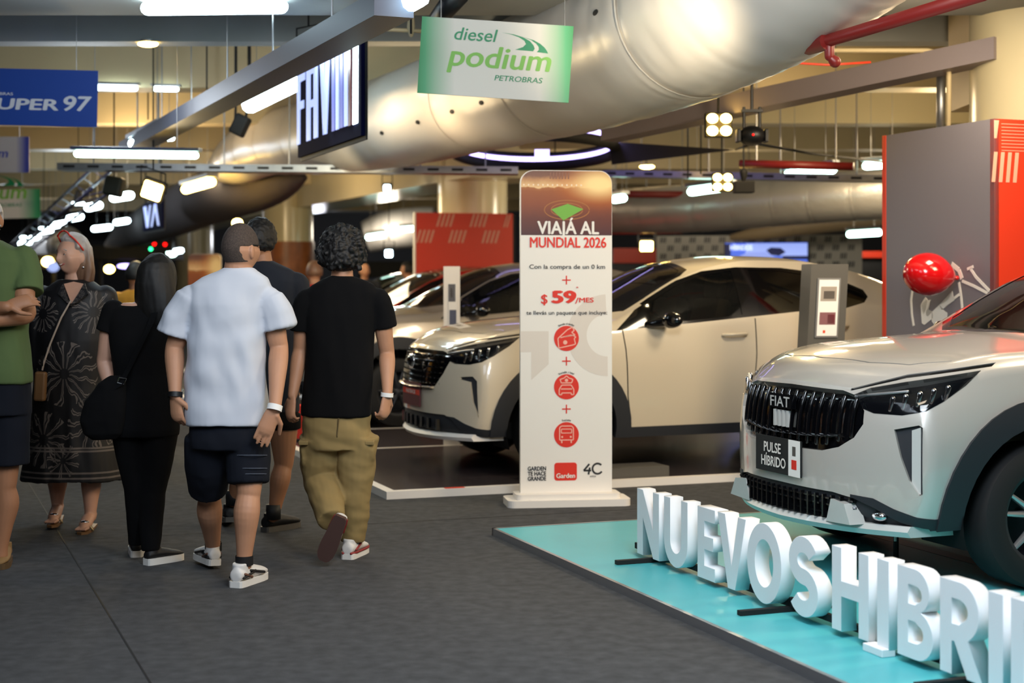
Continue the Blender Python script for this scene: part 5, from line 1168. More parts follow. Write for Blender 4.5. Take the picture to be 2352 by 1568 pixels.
def arm_mesh(bm, sh, el, wr, k=1.0):
    sh, el, wr = V(sh), V(el), V(wr)
    slimb(bm, [sh, sh.lerp(el, .35), sh.lerp(el, .8), el, el.lerp(wr, .25), el.lerp(wr, .7), wr], [r*k for r in (.054, .052, .044, .0415, .0435, .033, .0265)], 16)
def leg_mesh(bm, hip, kn, an, k=1.0, back=V((0, 0, 0))):
    hip, kn, an = V(hip), V(kn), V(an)
    slimb(bm, [hip, hip.lerp(kn, .5), kn, kn.lerp(an, .12), kn.lerp(an, .32)+back, kn.lerp(an, .6)+back*.4, kn.lerp(an, .88), an], [r*k for r in (.092, .077, .058, .054, .060, .047, .036, .037)], 18)
def foot_frame(heel, toe, up=ZZ):
    d = (V(toe)-V(heel)); L = d.length; d.normalize(); u = (V(up)-d*V(up).dot(d)).normalized(); return d, u, d.cross(u), L
def shoe(parent, heel, toe, up, m_up, m_sole, accents=(), name='shoe', collar=.075, tongue=True, thick_=.030):
    d, u, a, L = foot_frame(heel, toe, up); heel = V(heel); k = L/.29
    prof = [(-.0, .024, .070), (.008, .034, .092), (.04, .040, .100), (.08, .042, .102), (.12, .045, .098), (.16, .049, .088), (.20, .051, .078), (.245, .048, .066), (.275, .034, .054), (.288, .018, .044)]
    bm = B(); rings = []
    for x, w, h in prof:
        x, w, h = x*k, w*k, h*k; ring = []
        for q in range(20):
            t = 2*PI*q/20; cy, sz = math.cos(t), math.sin(t)
            ring.append(heel+d*x+a*w*cy*(1 if sz < .3 else (1-.35*(sz-.3)))+u*(thick_*.8+(h-thick_*.8)*(.5+.5*sz)))
        rings.append(ring)
    loft(bm, rings)
    if tongue: limb(bm, [heel+d*.055*k+u*.06*k, heel+d*.050*k+u*.112*k], [.040*k, .038*k], 16, dome=False); limb(bm, [heel+d*.10*k+u*.085*k, heel+d*.085*k+u*.128*k], [.026*k, .022*k], 12, flat=.5)
    sh = body_part(name, bm, m_up, parent, .0055, 3)
    bm = B(); out = []
    for x, w, h in prof: out.append((x*k-.002, (w+.001)*k))
    poly = [(x, w) for x, w in out]+[(x, -w) for x, w in out[::-1]]
    prism(bm, poly, heel, d, a, u, 0, thick_); obj('sole', bm, m_sole, sh)
    for (x0, x1, z0, z1, m) in accents:
        for s in (-1, 1):
            bm = B(); pts = []
            for i in range(7):
                f = i/6; x = x0+(x1-x0)*f; w = next((w0+(w1-w0)*(x-xa)/(xb-xa) for (xa, w0, _), (xb, w1, _) in zip(prof, prof[1:]) if xa <= x <= xb), .04)
                pts.append(heel+d*x*k+a*s*(w*k*.985)+u*(z0+(z1-z0)*f)*k)
            limb(bm, pts, .0075*k, 8, flat=.9); obj('side_stripe', bm, m, sh, True)
    return sh
def band(parent, c, ax, r, h, m, name):
    ax = V(ax).normalized(); a, b = perp(ax); bm = B(); rr = [[V(c)+ax*z+(a*math.cos(q*PI/12)+b*math.sin(q*PI/12))*r_ for q in range(24)] for z, r_ in ((-h/2, r*.96), (-h/2, r), (h/2, r), (h/2, r*.96))]
    loft(bm, rr, cap=False); return obj(name, bm, m, parent, 40)
def person(label, base): return thing('person', label, 'person', base)
def dirv(az): return V((math.sin(az), math.cos(az), 0))      # facing: 0 = away from the viewer, + = to the right
def scalp(parent, name, c, R, s, m, grow, cond, disp=None, vox=.005, extra=None, smooth=3):
    bm = B(); vs = bmesh.ops.create_uvsphere(bm, u_segments=40, v_segments=28, radius=1)['verts']
    for v in vs:
        d = v.co; k = cond(d); f = grow*k
        kx, ky = (1-.20*(-d.z)**1.4, 1-(.22 if d.y < 0 else .04)*(-d.z)) if d.z < 0 else (1, 1)
        p = V((d.x*(.076*kx+f), d.y*(.097*ky+f), d.z*(.118+f))); 
        if k <= 0: p *= .86
        v.co = V(c)+R @ (p*s)
    if extra: extra(bm)
    return body_part(name, bm, m, parent, vox, smooth, disp)
sm = lambda a, b, x: max(0, min(1, (x-a)/(b-a)))
# ---- man in the white T-shirt, walking away
Y0 = 7.42; J = lambda px, py, dy=0: at(px, py, Y0+dy)
P = person('man walking away in a plain white T-shirt and dark shorts', V((J(535, 0).x, Y0, 0))); X = dirv(PI/2-.05); az = .55; Fh = dirv(az); Xh = dirv(az+PI/2)
bm = B(); hc = J(552, 571, 0); R = head_mesh(bm, hc, Xh, Fh, ZZ, 1.04, .5)
limb(bm, [J(545, 640, .0), J(548, 605, .0), J(551, 580, .01)], [.075, .066, .064], 18)
rings_torso(bm, [(J(538, 655), .14, .06), (J(530, 700), .17, .10), (J(524, 850), .165, .11), (J(522, 960), .165, .11), (J(522, 1010), .14, .10)], X)
for sh, el, wr in ((J(434, 694), J(401, 800, .012), J(402, 905, -.08)), (J(620, 693), J(641, 800, .015), J(632, 935, -.16))): arm_mesh(bm, sh, el, wr, 1.10)
hand(bm, J(402, 907, -.08), V((.10, .02, -1)), V((-.55, -.8, 0)), -1, 1.05, .48, .08)
hand(bm, J(629, 941, -.16), V((-.38, -.03, -.92)), V((.30, -.95, 0)), -1, 1.10, .04, .10)
for hip, kn, an in ((J(477, 1010), J(480, 1130, .16), J(490, 1264, .36)), (J(570, 1010), J(572, 1120, -.06), J(560, 1295, -.10))): leg_mesh(bm, hip, kn, an, 1.06, V((0, -.018, 0)))
body = body_part('body', bm, M['skin'], P, .0048, 3)
scalp(body, 'cropped_hair', hc, R, 1.04, M['hairbuzz'], .0035, lambda d: 1 if d.y < .75 and d.z > -.60+.95*max(0, d.y+.12) and not (abs(d.x) > .8 and -.35 < d.z < .05) else 0, None, .004, None, 2)
bm = B()
for sd in (-1, 1): tube(bm, [hc+R @ V((sd*.082, .10, .016)), hc+R @ V((sd*.0835, -.0, .018)), hc+R @ V((sd*.083, -.012, .0)), hc+R @ V((sd*.081, -.016, -.035))], .003, 6)
tube(bm, [hc+R @ V((-.08, .105, .012)), hc+R @ V((.08, .105, .012))], .0025, 6); obj('glasses', bm, M['black'], body, True)
bm = B(); rings_torso(bm, [(J(549, 614), .072, .07), (J(547, 622), .098, .082), (J(541, 636), .16, .092), (J(533, 655), .195, .105), (J(526, 700), .196, .128), (J(523, 780), .192, .140), (J(521, 870), .195, .150), (J(522, 940), .198, .162), (J(522, 975), .198, .165)], X, 2.35, 36)
for a_, b_, c_ in ((J(442, 686), J(414, 730, .0), J(401, 768, .004)), (J(614, 685), J(631, 722, .0), J(640, 754, .004))): limb(bm, [a_, b_, c_], [.080, .085, .085], 18, dome=False)
for a_ in (J(443, 690), J(613, 689)): ball(bm, a_, .076)
fo = folds(.020, 6, 3.2, 2); body_part('t_shirt', bm, M['shirtwhite'], P, .0065, 10, lambda p: (fo(p)+.010*noise.noise(V((p.x*4-p.z*9, p.y*3, p.z*4+p.x*5))))*sm(1.60, 1.25, p.z)*(.35+.65*sm(.78, .95, p.z)))
bm = B(); rings_torso(bm, [(J(521, 958), .172, .125), (J(521, 985), .184, .14), (J(521, 1010), .187, .145), (J(521, 1030), .185, .14)], X, 2.4, 30)
limb(bm, [J(476, 1000), J(477, 1070, .05), J(480, 1128, .13)], [.112, .110, .096], 20, False); limb(bm, [J(566, 1000), J(569, 1060, -.02), J(570, 1110, -.04)], [.114, .112, .104], 20, False)
body_part('shorts', bm, M['navy'], P, .0065, 14, folds(.008, 8, 5, 5))
bm = B()
for py in (1045, 1075, 1088): tube(bm, [J(570+46*math.sin(q*.28-1.0), py, -.035-.105*math.cos(q*.28-1.0)) for q in range(9)], .0018, 5)
obj('stripe_lines', bm, mat('slate_stripe', '5a6270', .8), P)
band(P, J(402, 906, -.08), V((0, .2, 1)), .036, .024, M['black'], 'wrist_watch'); band(P, J(631, 936, -.16), V((.2, .3, 1)), .036, .028, M['paper'], 'wristband')
acc = ((.02, .12, .045, .065, M['shoeblack']), (.08, .2, .072, .045, M['shoeblack']), (.03, .09, .062, .04, M['shoeorange']))
a_ = gnd(494, 1308); shoe(P, a_+V((0, 0, .02)), a_+V((-.13, .235, .02)), ZZ+V((0, .1, 0)), M['shoewhite'], M['sole'], acc)
a_ = gnd(540, 1350); shoe(P, a_, a_+V((.09, .275, 0)), ZZ, M['shoewhite'], M['sole'], acc)
for c in (J(490, 1254, .355), J(561, 1286, -.1)): band(P, c, ZZ, .043, .045, M['shoeblack'], 'sock')
# ---- curly-haired man, black T-shirt and khaki trousers
Y0 = 8.05
P = person('curly-haired man walking away in a black T-shirt and khaki cargo trousers', V((J(785, 0).x, Y0, 0))); X = dirv(PI/2+.03); Fh = dirv(.1); Xh = dirv(.1+PI/2)
bm = B(); hc = J(785, 585, .0); R = head_mesh(bm, hc, Xh, Fh, ZZ, 1.0)
limb(bm, [J(785, 660), J(786, 630), J(786, 600, .01)], [.07, .058, .056], 18)
rings_torso(bm, [(J(785, 665), .13, .06), (J(785, 710), .17, .09), (J(782, 850), .15, .10), (J(775, 980), .135, .10)], X)
for sh, el, wr in ((J(702, 690), J(690, 805, .03), J(672, 908, -.05)), (J(872, 690), J(889, 812, .04), J(890, 905, -.08))): arm_mesh(bm, sh, el, wr, .98)
hand(bm, J(671, 910, -.05), V((-.1, -.1, -1)), V((-.7, -.7, 0)), 1, .98, .6); hand(bm, J(889, 908, -.08), V((-.15, -.1, -1)), V((.8, -.6, 0)), -1, .98, .75)
for hip, kn, an in ((J(743, 990), J(745, 1095, .02), J(778, 1200, -.22)), (J(808, 990), J(813, 1100, .0), J(808, 1240, .03))): leg_mesh(bm, hip, kn, an, .80)
body = body_part('body', bm, M['skin'], P, .005, 3)
rr = random.Random(3)
def curls(b_):
    for i in range(430):
        z = rr.uniform(-.55, 1); a = rr.uniform(0, 2*PI); r = math.sqrt(max(0, 1-z*z)); d = V((r*math.cos(a), r*math.sin(a), z))
        if d.y > .55 and d.z < .35: continue
        if d.z < -.3 and d.y > -.2: continue
        k = rr.uniform(.95, 1.1); ball(b_, hc+R @ V((d.x*.118*k, d.y*.128*k, d.z*.138*k+.012)), rr.uniform(.008, .017), None, 8, 6)
scalp(body, 'curly_hair', hc, R, 1.0, M['hairblack'], .042, lambda d: sm(-.75, -.3, d.z) if d.y < .6 or d.z > .3 else 0, folds(.005, 60, 60, 4), .0052, curls, 1)
bm = B(); rings_torso(bm, [(J(786, 633), .066, .062), (J(786, 639), .10, .075), (J(786, 652), .165, .088), (J(785, 672), .20, .10), (J(784, 720), .190, .118), (J(781, 800), .180, .122), (J(777, 880), .184, .128), (J(774, 930), .188, .132), (J(773, 955), .188, .134)], X, 2.35, 36)
for a_, b_, c_ in ((J(706, 690), J(697, 727, .01), J(697, 757, .02)), (J(867, 690), J(878, 722, .02), J(883, 752, .03))): limb(bm, [a_, b_, c_], [.068, .070, .072], 18, False)
for a_ in (J(707, 690), J(866, 690)): ball(bm, a_, .066)
body_part('t_shirt', bm, M['shirtblack'], P, .0065, 10, folds(.008, 8, 3, 9))
bm = B(); rings_torso(bm, [(J(774, 940), .176, .122), (J(774, 1000), .182, .126), (J(774, 1030), .175, .12)], X, 2.4, 30)
limb(bm, [J(735, 1000), J(736, 1060, .03), J(742, 1105, .03), J(752, 1150, -.08), J(762, 1195, -.20)], [.112, .110, .100, .090, .070], 20, False)
limb(bm, [J(822, 1000), J(818, 1070, .01), J(814, 1130, .0), J(812, 1190, .02), J(810, 1243, .03)], [.108, .102, .090, .078, .064], 20, False)
for c in (J(700, 1040), J(853, 1030)): ball(bm, c, (.03, .075, .085))
tr = body_part('trousers', bm, M['khaki'], P, .0065, 4, lambda p: folds(.011, 7, 11, 1)(p)*(1 if p.z < .85 else .4))
bm = B(); tube(bm, [J(778, 960, -.135), J(774, 1000, -.130), J(776, 1030, -.09)], .0035, 6); obj('seam', bm, mat('khaki_seam', '5f4f30', .9), tr)
for px in (700, 851):
    bm = B(); box(bm, J(px, 1012, -.03), (.05, .13, .022), Matrix.Rotation(.1, 3, 'X'), .005); obj('pocket_flap', bm, M['khaki'], tr)
band(P, J(889, 906, -.08), V((.1, 0, 1)), .033, .022, M['paper'], 'wristband')
a_ = gnd(797, 1285); shoe(P, a_, a_+V((.06, .27, 0)), ZZ, M['shoewhite'], M['sole'], ((.0, .27, .034, .034, M['shoered']), (.04, .11, .05, .075, M['shoered'])))
to = J(740, 1290, -.28); he = J(782, 1188, -.33); shoe(P, he, to, V((.15, .95, .3)), M['shoewhite'], M['soledark'], ((.02, .1, .05, .06, M['shoered']),))
# ---- man in navy behind them
Y0 = 8.9
P = person('dark-haired man in a navy T-shirt and black shorts behind the white T-shirt', V((J(615, 0).x, Y0, 0))); X = dirv(PI/2+.1); Fh = dirv(.35); Xh = dirv(.35+PI/2)
bm = B(); hc = J(597, 552); R = head_mesh(bm, hc, Xh, Fh, ZZ, 1.0); limb(bm, [J(605, 630), J(602, 600), J(599, 575, .01)], [.07, .06, .056], 18)
rings_torso(bm, [(J(608, 625), .13, .06), (J(612, 680), .17, .09), (J(615, 900), .15, .10), (J(615, 960), .15, .1)], X)
for sh, el, wr in ((J(535, 660), J(520, 770, .02), J(520, 880, -.05)), (J(686, 660), J(690, 780, .03), J(672, 885, -.05))): arm_mesh(bm, sh, el, wr)
hand(bm, J(520, 880, -.05), V((0, -.1, -1)), V((-.7, -.7, 0)), 1); hand(bm, J(672, 885, -.05), V((-.1, -.1, -1)), V((.7, -.7, 0)), -1)
for hip, kn, an in ((J(575, 960), J(560, 1060, .1), J(535, 1150, .15)), (J(650, 960), J(652, 1060, 0), J(628, 1185, -.05))): leg_mesh(bm, hip, kn, an, 1, V((0, -.015, 0)))
body = body_part('body', bm, M['skin2'], P, .0055, 3)
scalp(body, 'short_hair', hc, R, 1.0, M['hairblack'], .020, lambda d: sm(-.35, -.1, d.z+.2-(.6 if d.y > .3 else 0)*max(0, d.y)), folds(.006, 40, 40, 4), .006)
bm = B(); rings_torso(bm, [(J(603, 598), .062, .06), (J(604, 606), .10, .078), (J(608, 622), .17, .09), (J(611, 645), .205, .105), (J(613, 700), .195, .12), (J(615, 900), .185, .125), (J(615, 945), .185, .125)], X, 2.35, 32)
for a_, b_ in ((J(540, 655), J(525, 735)), (J(682, 655), J(692, 740))): limb(bm, [a_, b_], [.08, .078], 18, False); ball(bm, a_, .08)
body_part('t_shirt', bm, M['shirtnavy'], P, .007, 5, folds(.007, 8, 3, 3))
bm = B(); rings_torso(bm, [(J(614, 930), .178, .12), (J(614, 975), .182, .12)], X, 2.4, 30); limb(bm, [J(572, 960), J(568, 1030, .05)], [.10, .095], 20, False); limb(bm, [J(652, 950), J(652, 985)], [.10, .10], 20, False)
body_part('shorts', bm, M['blacktwill'], P, .007, 4)
for c, nm in ((J(628, 1172, -.05), 'sock'), (J(535, 1140, .15), 'sock')): limb_b = limb(B(), [c+ZZ*.035, c-ZZ*.05], [.044, .043], 16, False); obj(nm, limb_b, M['shoeblack'], P, True)
a_ = gnd(618, 1222); shoe(P, a_+V((-.03, 0, 0)), a_+V((.14, .23, 0)), ZZ, M['shoeblack'], M['pillargrey']); a_ = J(528, 1180, .12); shoe(P, V((a_.x, a_.y, .035)), V((a_.x-.06, a_.y+.27, .01)), ZZ, M['shoeblack'], M['pillargrey'])
# ---- woman in black with a shoulder bag
Y0 = 7.9
P = person('black-haired woman walking away in black clothes with a shoulder bag', V((J(335, 0).x, Y0, 0))); X = dirv(PI/2-.05); Fh = dirv(.35); Xh = dirv(.35+PI/2)
bm = B(); hc = J(362, 640); R = head_mesh(bm, hc, Xh, Fh, ZZ, .95); limb(bm, [J(335, 705, .0), J(345, 680), J(355, 655)], [.065, .055, .054], 18)
rings_torso(bm, [(J(328, 695), .10, .055), (J(325, 712), .15, .075), (J(325, 760), .16, .10), (J(328, 860), .135, .10), (J(332, 960), .16, .12)], X)
for sh, el, wr in ((J(258, 725), J(240, 830, .03), J(258, 910, -.02)), (J(398, 725), J(405, 820, .10), J(398, 900, .1))): arm_mesh(bm, sh, el, wr, .98)
hand(bm, J(258, 912, -.02), V((.3, -.1, -1)), V((-.7, -.7, 0)), 1, .9); hand(bm, J(398, 902, .1), V((.0, .1, -1)), V((.7, -.7, 0)), -1, .9)
for hip, kn, an in ((J(300, 985), J(312, 1110, .0), J(314, 1235, .08)), (J(362, 985), J(348, 1120, .0), J(346, 1262, -.02))): leg_mesh(bm, hip, kn, an, .85)
body = body_part('body', bm, M['skin3'], P, .0055, 3)
def longhair(b_):
    loft(b_, [ringpts(hc+R @ V((x, y, z)), R @ V((w, 0, 0)), R @ V((0, dd, 0)), 24) for x, y, z, w, dd in ((0, -.006, .115, .04, .05), (0, -.008, .085, .078, .092), (0, -.01, .045, .094, .108), (0, -.018, -.03, .106, .105), (.006, -.03, -.10, .112, .085), (.012, -.045, -.16, .106, .062), (.02, -.05, -.215, .085, .042), (.025, -.05, -.25, .05, .025))])
scalp(body, 'long_black_hair', hc, R, .97, M['hairblack'], .022, lambda d: 1 if d.y < .55 or d.z > .45 else 0, folds(.003, 30, 4, 4), .006, longhair, 12)
bm = B(); rings_torso(bm, [(J(326, 700), .135, .06), (J(325, 708), .165, .078), (J(325, 735), .175, .10), (J(326, 790), .165, .115), (J(329, 860), .152, .112), (J(331, 930), .178, .13), (J(332, 985), .182, .14), (J(332, 1000), .178, .13)], X, 2.2, 32)
for a_, b_ in ((J(262, 715), J(248, 762)), (J(394, 715), J(400, 765, .03))): limb(bm, [a_, b_], [.062, .064], 16, False); ball(bm, a_, .062)
body_part('top', bm, M['shirtblack'], P, .0065, 5, folds(.005, 8, 4, 6))
bm = B(); rings_torso(bm, [(J(331, 960), .176, .130), (J(331, 1000), .175, .13)], X, 2.2, 30)
limb(bm, [J(298, 990), J(306, 1060), J(314, 1120), J(316, 1180, .03), J(315, 1247, .07)], [.094, .082, .066, .058, .045], 20, False); limb(bm, [J(366, 990), J(358, 1060), J(350, 1130), J(347, 1195, -.01), J(346, 1265, -.03)], [.098, .088, .068, .062, .047], 20, False)
body_part('trousers', bm, M['blacktwill'], P, .0065, 4, folds(.004, 8, 8, 6))
a_ = gnd(305, 1280); shoe(P, a_+V((.02, 0, 0)), a_+V((-.04, .24, 0)), ZZ, M['shoeblack'], M['sole'], (), thick_=.034); a_ = gnd(335, 1298); shoe(P, a_, a_+V((.15, .185, 0)), ZZ, M['shoeblack'], M['sole'], (), thick_=.034)
t = thing('shoulder_bag', 'black slouchy bag hanging on the back of the woman in black', 'bag', J(235, 1000, -.12)); bm = B()
loft(bm, [ringpts(J(cx, py, -.12), X*w, V((0, dd, 0)), 20, 2.6) for py, cx, w, dd in ((862, 268, .03, .02), (880, 258, .07, .05), (920, 245, .105, .07), (965, 238, .115, .075), (995, 238, .10, .065), (1008, 240, .06, .04))])
body_part('bag_body', bm, M['blacktwill'], t, .0065, 5, folds(.006, 9, 9, 3))
bm = B(); loft(bm, [[p+s*V((.02, -.0, .012)) + V((0, -.004*k, 0)) for s, k in ((-1, 0), (1, 0), (1, 1), (-1, 1))] for p in (J(362, 700, -.095), J(345, 745, -.125), J(318, 800, -.128), J(296, 845, -.125), J(272, 890, -.17))]); obj('strap', bm, M['shirtblack'], t)
bm = B(); b0 = J(279, 874, -.165); tube(bm, [b0+V((x, -.0, z)) for x, z in ((-.022, -.01), (-.010, .016), (.026, .01), (.014, -.018), (-.022, -.01))], .003, 6); obj('buckle', bm, M['chrome'], t)
# ---- woman in the floral dress, walking towards the viewer
Y0 = 9.05
P = person('smiling grey-haired woman in a long black dress with pale floral print', V((J(165, 0).x, Y0, 0))); X = dirv(PI/2+.1)
az = PI+.62; Fh = V((-.62, -.78, 0)).normalized(); Xh = Fh.cross(ZZ).normalized()
bm = B(); hc = J(168, 586, 0); R = head_mesh(bm, hc, Xh, Fh, ZZ, 1.02, .9); limb(bm, [J(168, 690, .0), J(172, 660, .01), J(174, 620, .03)], [.075, .062, .060], 18)
rings_torso(bm, [(J(170, 665), .12, .065), (J(170, 690), .17, .09), (J(168, 760), .19, .12), (J(165, 900), .18, .12)], X)
for sh, el, wr in ((J(95, 690), J(92, 800, .02), J(100, 885, -.05)), (J(245, 690), J(252, 800, .04), J(245, 890, .02))): arm_mesh(bm, sh, el, wr)
hand(bm, J(100, 888, -.05), V((0, -.2, -1)), V((-1, 0, 0)), -1, .9); hand(bm, J(245, 893, .02), V((-.2, -.1, -1)), V((1, 0, 0)), 1, .9)
for hip, kn, an in ((J(135, 950), J(130, 1080, .08), J(132, 1165, .14)), (J(205, 950), J(208, 1080, -.02), J(208, 1185, -.05))): leg_mesh(bm, hip, kn, an, .98, V((0, .012, 0)))
feet = []
for (hx, hy, hd), (tx, ty, td) in (((134, 1172, .17), (122, 1192, -.06)), ((210, 1195, -.0), (192, 1217, -.22))):
    a_, b_ = J(hx, hy, hd), J(tx, ty, td); a_.z = max(.05, a_.z); b_.z = .032 if hx > 150 else .05; feet.append((a_, b_)); limb(bm, [a_+ZZ*.03, a_.lerp(b_, .45)+ZZ*.022, a_.lerp(b_, .8)+ZZ*.005, b_], [.034, .038, .038, .024], 14, flat=.8)
    for q in range(5): o_ = (q-2)*.014; limb(bm, [b_+X*o_, b_+X*o_+V((-.01, -.03, -.006))], [.010, .008], 8)
body = body_part('body', bm, M['skin3'], P, .0050, 3)
face_bits(body, hc, R, 1.02, smile=True)
def bob(b_):
    loft(b_, [ringpts(hc+R @ V((x, y, z)), R @ V((w, 0, 0)), R @ V((0, dd, 0)), 24) for x, y, z, w, dd in ((0, -.03, .05, .086, .085), (0, -.045, -.03, .098, .075), (0, -.055, -.10, .108, .068), (0, -.05, -.155, .106, .060), (0, -.045, -.185, .07, .035))])
    for sd in (-1, 1): limb(b_, [hc+R @ V((sd*.072, -.02, .07)), hc+R @ V((sd*.088, -.045, -.0)), hc+R @ V((sd*.096, -.045, -.08)), hc+R @ V((sd*.092, -.03, -.16))], [.02, .024, .03, .022], 10)
def hairmat():
    m = bpy.data.materials.new('grey_to_auburn_hair'); m.use_nodes = True; nt = m.node_tree; b_ = nt.nodes['Principled BSDF']; b_.inputs['Roughness'].default_value = .5
    tc = nt.nodes.new('ShaderNodeTexCoord'); mp = nt.nodes.new('ShaderNodeMapping'); nz = nt.nodes.new('ShaderNodeTexNoise'); r = nt.nodes.new('ShaderNodeValToRGB'); sp = nt.nodes.new('ShaderNodeSeparateXYZ'); ad = nt.nodes.new('ShaderNodeMath')
    mp.inputs['Scale'].default_value = (60, 60, 8); nz.inputs['Scale'].default_value = 1; nt.links.new(tc.outputs['Object'], mp.inputs[0]); nt.links.new(mp.outputs[0], nz.inputs['Vector']); nt.links.new(tc.outputs['Generated'], sp.inputs[0])
    ad.operation = 'MULTIPLY_ADD'; ad.inputs[1].default_value = .5; nt.links.new(nz.outputs['Fac'], ad.inputs[0]); nt.links.new(sp.outputs['Z'], ad.inputs[2]); nt.links.new(ad.outputs[0], r.inputs[0])
    e = r.color_ramp.elements; e[0].position = .3; e[0].color = lin('5a3a28'); e[1].position = 1.1 if False else 1.0; e[1].color = lin('b4aca6'); q = e.new(.7); q.color = lin('8a6a52'); nt.links.new(r.outputs[0], b_.inputs['Base Color']); return m
scalp(body, 'shoulder_length_hair', hc, R, 1.03, hairmat(), .017, lambda d: 1 if (d.y < -.05 and d.z > -.6) or (d.z > .25 and d.y < .32) or d.z > .68 else 0, folds(.004, 34, 6, 2), .006, bob)
bm = B()
for sd in (-1, 1): tube(bm, [hc+R @ (V((sd*(.062+.036*f), .062-.065*f, .112-.085*f**1.3))) for f in (0, .35, .7, 1)], .0050, 6); tube(bm, [hc+R @ V((sd*(.003+.059*(q/5)), .066, .143-.031*(q/5)**2)) for q in range(6)], .0050, 6)
obj('red_glasses', bm, M['signred'], body, True)
for sd in (-1, 1):
    bm = B(); ball(bm, hc+R @ V((sd*.085, -.01, -.072)), .0095); obj('earring', bm, M['chrome'], body, True)
bm = B(); pts = [J(150, 652, -.075), J(157, 663, -.105), J(164, 668, -.115), J(172, 660, -.105), J(182, 648, -.07)]; tube(bm, pts, .0015, 5); ball(bm, J(164, 671, -.117), .009); obj('necklace', bm, M['chrome'], body, True)
def dressmat():
    m = bpy.data.materials.new('black_floral_fabric'); m.use_nodes = True; nt = m.node_tree; L = nt.links; b_ = nt.nodes['Principled BSDF']; b_.inputs['Roughness'].default_value = .6
    tc = nt.nodes.new('ShaderNodeTexCoord'); last = None
    def mathn(op, a, b=None, c=None):
        n = nt.nodes.new('ShaderNodeMath'); n.operation = op
        for i, v in enumerate((a, b, c)):
            if v is None: continue
            if isinstance(v, (int, float)): n.inputs[i].default_value = v
            else: L.new(v, n.inputs[i])
        return n.outputs[0]
    sp = nt.nodes.new('ShaderNodeSeparateXYZ'); L.new(tc.outputs['Generated'], sp.inputs[0]); x, z = sp.outputs['X'], sp.outputs['Z']; tot = None
    wob = nt.nodes.new('ShaderNodeTexNoise'); wob.inputs['Scale'].default_value = 9; L.new(tc.outputs['Generated'], wob.inputs['Vector']); wb = mathn('MULTIPLY_ADD', wob.outputs['Fac'], .9, -.45)
    for cx_, cz_, n_, r0, r1 in ((.50, .54, 13, .05, .30), (.26, .83, 15, .05, .17), (.76, .84, 15, .05, .20), (.30, .22, 11, .05, .26), (.78, .30, 11, .04, .24), (.5, .12, 9, .03, .16)):
        dx = mathn('SUBTRACT', x, cx_); dz = mathn('MULTIPLY', mathn('SUBTRACT', z, cz_), 1.9)
        ang = mathn('ARCTAN2', dz, dx); rad = mathn('SQRT', mathn('ADD', mathn('MULTIPLY', dx, dx), mathn('MULTIPLY', dz, dz)))
        w = mathn('ABSOLUTE', mathn('SINE', mathn('MULTIPLY', mathn('ADD', ang, wb), n_/2)))
        edge = mathn('GREATER_THAN', mathn('MULTIPLY', w, mathn('GREATER_THAN', .985, w)), .86)
        ok = mathn('MULTIPLY', mathn('GREATER_THAN', rad, r0), mathn('LESS_THAN', rad, r1)); k = mathn('MULTIPLY', edge, ok); tot = k if tot is None else mathn('MAXIMUM', tot, k)
    for zz in (.035, .06, .165, .18): tot = mathn('MAXIMUM', tot, mathn('LESS_THAN', mathn('ABSOLUTE', mathn('SUBTRACT', z, zz)), .0045))
    mx = nt.nodes.new('ShaderNodeMixRGB'); L.new(tot, mx.inputs[0]); mx.inputs[1].default_value = lin('0d0c10'); mx.inputs[2].default_value = lin('6c645f'); L.new(mx.outputs[0], b_.inputs['Base Color']); return m
bm = B(); rings_torso(bm, [(J(170, 642, .0), .095, .075), (J(170, 650, .0), .13, .095), (J(171, 668), .195, .115), (J(170, 700), .215, .135), (J(168, 780), .225, .16), (J(166, 880), .225, .165), (J(166, 980), .255, .18), (J(166, 1060), .285, .20), (J(166, 1100), .30, .21)], X, 2.2, 36)
for a_, b_, c_ in ((J(98, 682), J(92, 760, .0), J(98, 845, -.02)), (J(242, 682), J(252, 760, .02), J(254, 850, .02))): limb(bm, [a_, b_, c_], [.07, .072, .074], 18, False); ball(bm, a_, .07)
dm = dressmat(); dr = body_part('dress', bm, dm, P, .007, 5, lambda p: folds(.014, 9, 1.2, 4)(p)*sm(1.5, .5, p.z)+folds(.004, 9, 5, 2)(p))
bm = B(); n_ = V((-.1, -1, .25)).normalized(); pl = Plane(J(166, 688, -.137), V((1, -.12, 0)), V((0, .42, 1))); prism(bm, [(-.058, .095), (-.012, .0), (.0, -.03), (.020, .0), (.068, .095), (.0, .11)], pl.O, pl.X, pl.Y, pl.N, 0, .012); obj('neckline', bm, M['skin3'], body)
for sd, pts in ((-1, [(-.06, .10), (-.085, .03), (-.03, -.02), (.0, -.045), (-.035, .03)]), (1, [(.07, .10), (.10, .03), (.04, -.02), (.0, -.045), (.04, .03)])): obj('collar', prism(B(), pts, pl.O, pl.X, pl.Y, pl.N, .006, .02), dm, dr)
t = thing('purse', 'small tan purse on a thin strap across the floral dress', 'bag', J(92, 920, -.2)); bm = B(); box(bm, J(93, 887, -.21), (.065, .05, .17), Matrix.Rotation(.05, 3, 'Y'), .012); obj('purse_body', bm, mat('tan_leather', '7a5836', .5), t)
bm = B(); tube(bm, [J(163, 690, -.16), J(140, 730, -.19), J(115, 790, -.20), J(100, 835, -.21), J(97, 850, -.21)], .0055, 6); obj('strap', bm, mat('pale_strap', 'a8988a', .5), t); bm = B(); box(bm, J(97, 828, -.212), (.014, .012, .06)); obj('clasp', bm, M['chrome'], t)
